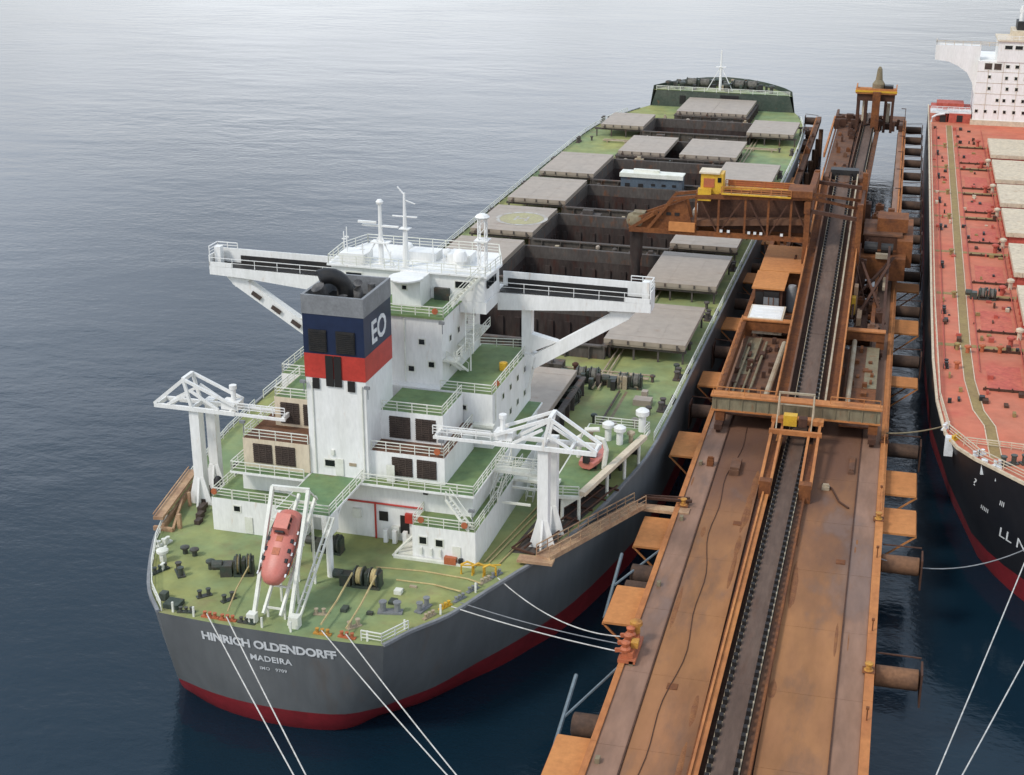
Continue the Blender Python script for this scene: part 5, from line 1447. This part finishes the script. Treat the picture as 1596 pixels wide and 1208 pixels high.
# electrical house, lower house, tank under the boom root
mh = LB('machinery_house','jrust',lambda b: b.box(-19.3,-13.1,234,248.2,12.4,16.8))
LB('house_roof','jroof',lambda b: b.box(-19.6,-12.9,233,248.6,16.8,17.05))
LB('machinery_house','jdark',lambda b: b.box(-19.3,-15.0,223.8,232.6,12.4,16.7))
LB('house_roof','jroof',lambda b: b.box(-19.8,-14.7,223.2,232.8,16.75,17.0))
LB('house_window','fgrey',lambda b: b.box(-17.9,-15.5,223.6,223.78,12.6,15.4))
LB('house_window','dark',lambda b: b.box(-19.2,-18.0,223.6,223.78,12.6,16.2).box(-17.9,-15.5,223.5,223.78,15.5,16.4))
LB('window_bar','jrust',lambda b: b.box(-17.15,-17.05,223.5,223.6,12.6,15.4).box(-16.4,-16.3,223.5,223.6,12.6,15.4).box(-17.9,-15.5,223.5,223.6,14,14.1))
LB('dust_tank','fgrey',lambda b: b.lathe((-13.7,227,12.4),[(.95,0),(.95,3.6),(.6,4.2)],12), True)
LB('platform_frame','jkerb',lambda b: b.rail([(-20,221.6,12.4),(-13,221.6,12.4)],1.1,1.8,.06,2).bar((-19.2,222,14),(-19.2,231,14),.2).bar((-19.6,221,13),(-19.6,262,13),.3))
# right-hand machinery: hoist house, drums, braces, ladders
LB('hoist_house','jdark',lambda b: b.box(-3.6,2.6,252,262,13.8,19).box(-2.6,1.2,263,272,13.8,17.4))
LB('hoist_house','jrust',lambda b: b.box(-4.2,3.6,246.5,252,12.8,16.6).box(2.0,4.6,250,266,14.2,18.8))
LB('hoist_drum','black',lambda b: b.lathe((-3.4,249.2,17.6),[(1.0,0),(1.0,2.2)],14,'x').lathe((-.6,249.2,17.6),[(.9,0),(.9,2.0)],14,'x'))
LB('house_roof','jdeck2',lambda b: b.box(-3.8,2.8,251.8,262.2,19,19.3).box(-3,1.6,272.2,277,15.4,15.7).box(-3,1.6,278.2,283,14.4,14.7))
LB('diagonal_brace','jdark',lambda b: b.bar((-3.6,224,12.4),(1.0,238,18),.4).bar((1.0,224,12.4),(-3.4,238,18),.4).bar((-4,236,12.4),(1.6,246,17),.4).bar((.8,214,13),(.8,247,18.5),.4).bar((-4,222,13.5),(-4,246,19),.35))
LB('service_ladder','ladder',lambda b: b.box(-4.1,-3.5,228,230,12.4,16.8).box(-3.3,-2.6,222,227,12.4,13.6))
LB('cable_reel','yellow',lambda b: b.box(-4.3,-3.7,226,227.4,12.8,15.6))
LB('stair_tower','hydr',lambda b: b.box(-1.4,.9,246,247,16.6,17.4).box(.2,.9,240,246,12.9,13.5))
LB('column','jrust',lambda b: [b.bar((x,y,12.6),(x,y,27.6),.9,.9,(0,1,0)) for x in (-12.8,-4.4) for y in (238.6,262)])
LB('portal_beam','jrust',lambda b: b.box(-13.4,-3.6,237.9,239.2,26.4,28.2).box(-13.4,-3.6,261.4,262.6,25.4,27).box(-13.3,-12.3,238.6,262,26.4,27.8).box(-4.9,-3.9,238.6,262,26.4,27.8) if False else b.box(-13.4,-12.4,238,262.6,25.6,27.4))
# boom out over the grey ship
def boom(b):
    for y in (238.6,242.2):
        b.bar((-12.2,y,28.1),(-31.2,y,27.2),.6,.7)
        b.bar((-31.2,y,27.2),(-35.2,y,26.6),.4,.5).bar((-35.0,y,26.8),(-39.2,y,21.2),.45,.5)
        b.bar((-12.2,y,21.0),(-42.4,y,20.9),.6,.8)
        b.bar((-42.4,y,20.9),(-38.2,y,23.8),.4,.5)
        for x in (-15.5,-19.2,-23.0,-27.4,-31.2): b.bar((x,y,21),(x,y,28-(-12-x)*.045),.35,.4)
    for x in (-15.5,-19.2,-23,-27.4,-31.2,-36.5):
        b.bar((x,238.6,20.9),(x,242.2,20.9),.35,.4)
        if x > -33: b.bar((x,238.6,27.6),(x,242.2,27.6),.3,.35)
LB('boom_truss','jrust',boom)
LB('boom_lattice','jdark',lambda b: [b.bar((x0,y,21.3),(x1,y,27.6),.18,.22) for y in (238.7,242.1) for x0,x1 in ((-12.4,-15.4),(-19,-15.7),(-19.4,-22.8),(-27.2,-23.2),(-27.6,-31))])
LB('boom_plating','jdark',lambda b: b.box(-31.2,-12.4,241.2,241.4,21.4,27.4).box(-36,-12.4,238.9,242,20.5,20.6))
LB('boom_belt_cover','jdeck2',lambda b: b.add([(-12.4,239.2,24.4),(-41,239.2,22.2),(-41,241.6,22.2),(-12.4,241.6,24.4),(-12.4,239.2,23.4),(-41,239.2,21.2),(-41,241.6,21.2),(-12.4,241.6,23.4)],[(0,1,2,3),(7,6,5,4),(4,5,1,0),(5,6,2,1),(6,7,3,2),(7,4,0,3)]))
LB('boom_nose','jrust',lambda b: b.prism_y([(-33,26.4),(-42.6,22.4),(-42.6,21.2),(-31.6,21.2)],239.0,239.3).prism_y([(-33,26.4),(-42.6,22.4),(-42.6,21.2),(-31.6,21.2)],241.5,241.8))
LB('nose_slot','dark',lambda b: [b.box(x,x+.8,238.9,239.02,23.6,24.1) for x in (-37.6,-36.2,-34.8)])
LB('nose_plate','jroof',lambda b: b.box(-35.6,-31.2,237.9,238.5,21.2,22.7))
LB('boom_walkway','yellow',lambda b: b.box(-27.0,-15.6,237.7,238.3,28.0,28.25).box(-27,-15.6,242.4,243.6,27.9,28.15))
LB('walkway_rail','jkerb',lambda b: b.rail([(-27,237.8,28.2),(-15.6,237.8,28.2)],1.1,1.6,.07,3).rail([(-27,243.5,28.1),(-15.6,243.5,28.1)],1.1,1.6,.07,3))
LB('walkway_panel','orange',lambda b: b.box(-26.6,-16,243.55,243.65,28.2,29.2))
LB('boom_light','letter',lambda b: [b.box(x,x+.45,238.0,238.3,21.5,21.9) for x in (-27,-25.8,-22.4,-21.4,-20.4,-17)])
cabp = LB('operator_cab','yellow',lambda b: b.box(-30.7,-27.0,239.4,242.4,27.6,31.0).box(-31.0,-28.8,238.4,239.4,26.6,28.6))
LB('cab_roof','cream',lambda b: b.box(-31.0,-27.6,239.1,242.7,31.0,31.25))
LB('cab_window','orange',lambda b: b.box(-30.2,-28.4,239.3,239.4,28.7,30.2))
LB('cab_window','glass',lambda b: b.box(-30.78,-30.7,239.8,242,28.8,30.4).box(-27.9,-27.3,239.32,239.4,29.6,30.4))
LB('loading_spout','hold',lambda b: b.lathe((-41.4,240.4,3),[(.75,0),(.8,12),(1.05,13),(1.2,18.6),(1.5,19)],14), True)
LB('spout_hood','jgreen',lambda b: b.lathe((-41.4,240.4,21.4),[(1.7,0),(1.9,.5),(1.6,1.6),(.6,2)],12).box(-42,-40,239.4,241.4,23,23.6), True)
LB('boom_stay','jrust',lambda b: b.bar((-12.4,239,28),(-5,250,24),.5).bar((-12.4,242,28),(-5,256,24),.5).box(-16.2,-12.2,237.9,242.9,28.2,29.3))
# white container cabin parked on the loader platform
cc = thing('container_cabin', 'white ribbed container cabin on the ship loader platform below the orange roofs', 'container', (-16.75,217.6,12.4))
MB().box(-2.6,2.6,-3.3,3.3,0,2.4).build('body', M['cream'], cc)
rb = MB()
for i in range(9): rb.box(-2.5+i*.6,-2.3+i*.6,-3.36,-3.3,.1,2.3)
rb.box(-2.66,2.66,-3.38,3.38,2.4,2.5); rb.build('rib', M['cream'], cc)
rf = MB().box(-2.4,2.4,-3.1,3.1,2.5,2.56)
for i in range(4): rf.box(-2.1,2.1,-2.6+i*1.5,-2.4+i*1.5,2.56,2.62)
rf.build('roof', M['white'], cc)
MB().box(1.4,2.2,-3.42,-3.37,.2,2.2).build('door', M['hydr'], cc)

# ------------------------------------------------------------------ far loader head at the end of the conveyor
ft = thing('transfer_tower', 'squat rust tower with a flat yellow-edged platform at the far end of the jetty', 'tower', (-5.5,394,JZ))
def FT(name, m, fn):
    bb = MB(); fn(bb); return bb.build(name, M[m], ft)
FT('platform','jkerb',lambda b: b.box(-5.2,4.8,-4,4.5,9.4,9.8).box(-5.4,5,-4.2,-3.9,9.5,10.9).box(-5.4,-5.1,-4,4.5,9.6,10.8).box(4.7,5,-4,4.5,9.6,10.8))
FT('platform_edge','yellow',lambda b: b.box(-5.5,5.1,-4.4,-4.2,9.9,10.4))
FT('girder','jdark',lambda b: b.box(-5.0,4.6,-3.6,4.2,7.6,9.4))
for x in (-4.6,-2.6,2.4,4.2): FT('leg','jdark',lambda b: b.bar((x,-3.2,-.5),(x,-3.2,7.8),.7,.7,(0,1,0)).bar((x,4,-.5),(x,4,7.8),.7,.7,(0,1,0)))
FT('chute','jrust',lambda b: b.box(-1.0,1.0,-6,-3.9,0,10.2))
FT('back_wall','cream',lambda b: b.box(-3.6,-2.8,3.2,3.4,1,7).box(2.6,3.6,3.2,3.4,1,6))
FT('turret','jgreen',lambda b: b.lathe((.2,1,9.8),[(1.6,0),(1.6,1.6),(.9,2.6),(.6,5.4),(.25,6)],10))
FT('deck_unit','dark',lambda b: b.box(1.8,4,-1,1.6,9.8,11.2))
b = MB(); r_ = random.Random(9)
for i in range(34):
    x, y = r_.uniform(-10,9), r_.uniform(-4,9)
    s = r_.uniform(.3,.9); b.box(x-s,x+s,y-s,y+s,-.1,r_.uniform(.6,2.6))
tag(b.build('end_machinery', M['jdark'], ft), kind='stuff')
FT('fence_panel','jkerb',lambda b: b.box(7.6,7.9,-14,8,0,1.2).box(-10.8,-10.4,-40,8,0,1.2))

# ------------------------------------------------------------------ gangway from the grey ship down to the landing
ga_ = to_world((21.6, 19.9, 13.5)); gb_ = Vector((-25.2, 154.2, 10.75))
gw = thing('gangway', 'weathered tan aluminium gangway sloping along the side of the grey ship to the jetty landing', 'gangway', ga_)
def GW(name, m, fn):
    bb = MB(); fn(bb); o = bb.build(name, M[m], gw); o.data.transform(Matrix.Translation(-ga_)); return o
dv = (gb_-ga_).normalized(); sv = dv.cross(Vector((0,0,1))).normalized()
GW('tread_deck','ladder',lambda b: b.bar(ga_, gb_, 1.5, .18))
GW('side_beam','ladder',lambda b: b.bar(ga_+sv*.78, gb_+sv*.78, .14, .55).bar(ga_-sv*.78, gb_-sv*.78, .14, .55))
GW('handrail','ladder',lambda b: b.rail([ga_+sv*.78+Vector((0,0,.2)), gb_+sv*.78+Vector((0,0,.2))],1.1,2.0,.05,2).rail([ga_-sv*.78+Vector((0,0,.2)), gb_-sv*.78+Vector((0,0,.2))],1.1,2.0,.05,2))
GW('end_platform','ladder',lambda b: b.box(ga_.x-2.6,ga_.x+1.2,ga_.y-1.0,ga_.y+.4,13.1,13.4))

rk = random.Random(21)
# small fittings scattered over the salmon deck
for i in range(120):
    X, Y = rk.uniform(8.8,20), rk.uniform(178,368)
    if 11.6 < X < 13.4: continue
    w, l_, h = rk.uniform(.1,.4), rk.uniform(.1,.6), rk.uniform(.15,.7)
    MB().box(lx(X)-w,lx(X)+w,ly(Y)-l_,ly(Y)+l_,Z2+.03,Z2+.03+h).build('deck_fitting', M[rk.choice(['jdark','coam2','cover2','olive','jdark','black'])], ship2)
for X in (9.4, 14.0, 19.9):
    MB().tube((lx(X),ly(195),Z2+.3),(lx(X),ly(366),Z2+.3),.09,6).build('deck_pipe', M[rk.choice(['coam2','cover2'])], ship2)
M['spill'] = mat('spilled_ore_dust', (0.27, 0.120, 0.05), (0.20, 0.085, 0.042), .8, .95, bump=.5, grime=.3)
def clutter(n, xr, yr, z0, hmax, mats, par_fn, nm):
    for i in range(n):
        x, y = rk.uniform(*xr), rk.uniform(*yr); w, l_ = rk.uniform(.2,.9), rk.uniform(.2,1.4); h = rk.uniform(.3,hmax)
        par_fn(nm, rk.choice(mats), lambda b: b.box(x-w,x+w,y-l_,y+l_,z0,z0+h).box(x-w*.6,x+w*.3,y-l_*.5,y+l_*.4,z0+h,z0+h+rk.uniform(.1,.6)))
clutter(26, (-4.0,-.6), (236,286), 13.0, 5.0, ['jdark','jrust','jdeck2','jdark'], LB, 'drive_unit')
clutter(16, (-18.8,-13.4), (249,284), 12.4, 3.6, ['jdark','jrust','jdeck2'], LB, 'drive_unit')
clutter(12, (-3.4,.2), (216,234), 12.4, 2.2, ['jdark','jdeck2','jrust'], LB, 'drive_unit')
for i in range(18):
    x, y = rk.choice([rk.uniform(-4.2,-1), rk.uniform(-19,-13.2)]), rk.uniform(232,284)
    LB('steel_strut','jdark',lambda b: b.bar((x,y,12.5),(x+rk.uniform(-2.5,2.5),y+rk.uniform(-5,5),rk.uniform(15,19)),rk.uniform(.18,.4)))
LB('upper_frame','jdark',lambda b: b.bar((-12.8,238.6,26),(-4.4,238.6,25),.6).bar((-12.8,262,25.5),(-4.4,262,24.8),.6).bar((-12.8,238.6,20),(-12.8,262,25),.4).bar((-4.4,238.6,24.6),(-4.4,262,24.4),.5).bar((-4.4,262,24.4),(-4.4,282,14),.45).bar((-12.8,262,24.4),(-12.8,284,14),.45))
LB('counterweight','jrust',lambda b: b.box(-1.6,3.6,254,259,19.3,21.6))
def JT(nm, m, fn):
    bb = MB(); fn(bb); return bb.build(nm, M[m], jetty)
clutter(30, (-14.6,-10.4), (302,403), JZ-.1, 1.6, ['jdark','jrust','jdeck2','jdark'], JT, 'service_box')
clutter(8, (-20.6,-20.2), (286,404), JZ, 1.3, ['jdark','jdeck2','jrust'], JT, 'service_box')
for y in (300,318,336,354,372,390):
    JT('lamp_post','jdark',lambda b: b.tube((2.1,y,JZ),(2.1,y,JZ+6),.09,6).box(1.0,2.2,y-.12,y+.12,JZ+6,JZ+6.15))
    JT('cable_tray','jrust',lambda b: b.box(-15.4,-15.1,y,y+17,JZ-.4,JZ+.2))
# ore spilled along the conveyor and in the corners of the slab
def spill(x, y, lx_, ly_, h):
    b = MB(); n = 16; vs = [(x,y,JZ-.03+h)]; fs = []
    for j, k in ((.55,.6),(1.0,0)):
        for i in range(n):
            a = 2*math.pi*i/n; q = j*rk.uniform(.9,1.1)
            vs.append((x+lx_*q*math.cos(a), y+ly_*q*math.sin(a), JZ-.035+h*k))
    fs += [(0,1+i,1+(i+1)%n) for i in range(n)]+[(1+i,1+n+i,1+n+(i+1)%n,1+(i+1)%n) for i in range(n)]
    return tag(b.add(vs, fs).build('spilled_ore', M['spill'], jetty, True), kind='stuff')
for i in range(18):
    sd_ = rk.random() < .5
    spill((-12.9 if sd_ else -6.4)+rk.uniform(-.3,.3), rk.uniform(98,176), rk.uniform(.2,.45), rk.uniform(1.2,5.0), rk.uniform(.04,.12))
for i in range(8):
    spill(rk.choice([-17.4,-1.2,-20.2,-.2])+rk.uniform(-.3,.3), rk.uniform(98,176), rk.uniform(.15,.3), rk.uniform(1.2,5), rk.uniform(.02,.06))

for y in range(100, 180, 16):
    JT('lamp_post','jrust',lambda b: b.tube((2.2,y,JZ+.2),(2.2,y,JZ+1.4),.07,6).box(2.05,2.35,y-.15,y+.15,JZ+1.4,JZ+1.6))
    JT('cable_box','jgreen',lambda b: b.box(-20.2,-19.8,y+4,y+4.6,JZ,JZ+.5))
# ------------------------------------------------------------------ mooring ropes
def rope(p, q, sag, label, group, m='rope', r=.062, n=18):
    p, q = Vector(p), Vector(q)
    pts = []
    for i in range(n+1):
        t = i/n
        c = p.lerp(q, t); c.z -= sag*4*t*(1-t)
        pts.append(c-p)
    o = MB().path(pts, r, 6).build('mooring_rope', M[m], None, True)
    o.location = p
    return tag(o, label, 'rope', group)
g1, g2, g3 = 'stern ropes of the grey ship', 'breast ropes of the grey ship', 'bow ropes of the black ship'
rope(to_world((-7.1,.3,13.2)), (-20.8,68,11.0), .6, 'white stern rope leaving the grey ship above the first letters of its name', g1)
rope(to_world((-5.0,.3,13.2)), (-20.8,68,11.0), .6, 'white stern rope crossing the middle letters of HINRICH on the grey transom', g1)
rope(to_world((4.9,.4,13.2)), (-20.8,88,11.0), .5, 'white stern rope running from the yellow fairlead beneath the end of the ship name', g1)
rope(to_world((7.4,.4,13.2)), (-20.8,88,11.0), .5, 'white stern rope running from the orange-red fairlead at the transom corner', g1)
rope(to_world((18.0,15.3,13.0)), (-20.9,123.6,11.3), 1.7, 'slack white breast rope, uppermost of the three to the orange hook stand', g2)
rope(to_world((15.9,9.4,13.0)), (-20.9,122.2,11.2), .35, 'thin grey breast rope between the two white ones to the hook stand', g2, 'fgrey', .055)
rope(to_world((15.3,8.4,13.0)), (-20.9,120.8,11.2), .3, 'taut white breast rope, lowest of the three to the orange hook stand', g2)
rope((19.6,153.4,15.8), (2.2,83,11.3), .5, 'white bow rope crossing the water closest to the jetty fenders', g3)
rope((24.6,151.2,15.6), (2.2,83,11.3), .5, 'white bow rope of the black ship, middle one of three', g3)
rope((35,150,15.0), (2.2,76,11.3), .6, 'short visible end of a white bow rope, farthest from the jetty', g3)
rope((9.2,176.6,15.2), (2.4,182.0,11.3), .3, 'short greenish spring rope from the black bow to the gantry end of the jetty', g3, 'jgreen', .10)
rope((23,152.4,15.6), (2.6,149.6,9.6), 3.2, 'slack grey rope hanging across the black bow lettering', g3, 'fgrey', .065)

# ------------------------------------------------------------------ every loose piece of a part becomes a part of its own
KEEP = ('lettering','letters','marks','handrail','ladder','stairway','lattice','bulwark_stay','window_band','louvre')
def split_parts():
    cache = {}
    for o in list(bpy.data.objects):
        if o.type != 'MESH' or o.get('kind') or any(k in o.name for k in KEEP): continue
        me = o.data
        if len(me.polygons) > 6000: continue
        if me.name not in cache:
            n = len(me.vertices); par = list(range(n))
            def find(a):
                while par[a] != a: par[a] = par[par[a]]; a = par[a]
                return a
            for e in me.edges:
                a, b = find(e.vertices[0]), find(e.vertices[1])
                if a != b: par[a] = b
            roots = {}
            for i in range(n): roots.setdefault(find(i), []).append(i)
            isl = list(roots.values())
            if len(isl) < 2 or len(isl) > 420: cache[me.name] = None; continue
            bb = []
            for vs in isl:
                cs = [me.vertices[i].co for i in vs]
                bb.append([min(c[k] for c in cs)-.06 for k in range(3)]+[max(c[k] for c in cs)+.06 for k in range(3)])
            g = list(range(len(isl)))
            def fg(a):
                while g[a] != a: a = g[a]
                return a
            for i in range(len(isl)):
                for j in range(i):
                    if all(bb[i][k] <= bb[j][k+3] and bb[j][k] <= bb[i][k+3] for k in range(3)):
                        a, b = fg(i), fg(j)
                        if a != b: g[a] = b
            cl = {}
            for i, vs in enumerate(isl): cl.setdefault(fg(i), []).extend(vs)
            if len(cl) < 2: cache[me.name] = None; continue
            out = []
            for vs in sorted(cl.values(), key=lambda v: -len(v)):
                mp_ = {v: k for k, v in enumerate(vs)}
                fs = [tuple(mp_[v] for v in p.vertices) for p in me.polygons if p.vertices[0] in mp_]
                m2 = bpy.data.meshes.new(me.name)
                m2.from_pydata([tuple(me.vertices[v].co) for v in vs], [], fs)
                m2.materials.append(me.materials[0])
                if me.polygons[0].use_smooth:
                    m2.polygons.foreach_set('use_smooth', [True]*len(m2.polygons)); m2.set_sharp_from_angle(angle=R(38))
                out.append(m2)
            cache[me.name] = out
        out = cache[me.name]
        if not out: continue
        base = o.name.split('.')[0]
        o.data = out[0]
        for m2 in out[1:]:
            c = o.copy(); c.data = m2; c.name = base
            COL.objects.link(c)
split_parts()
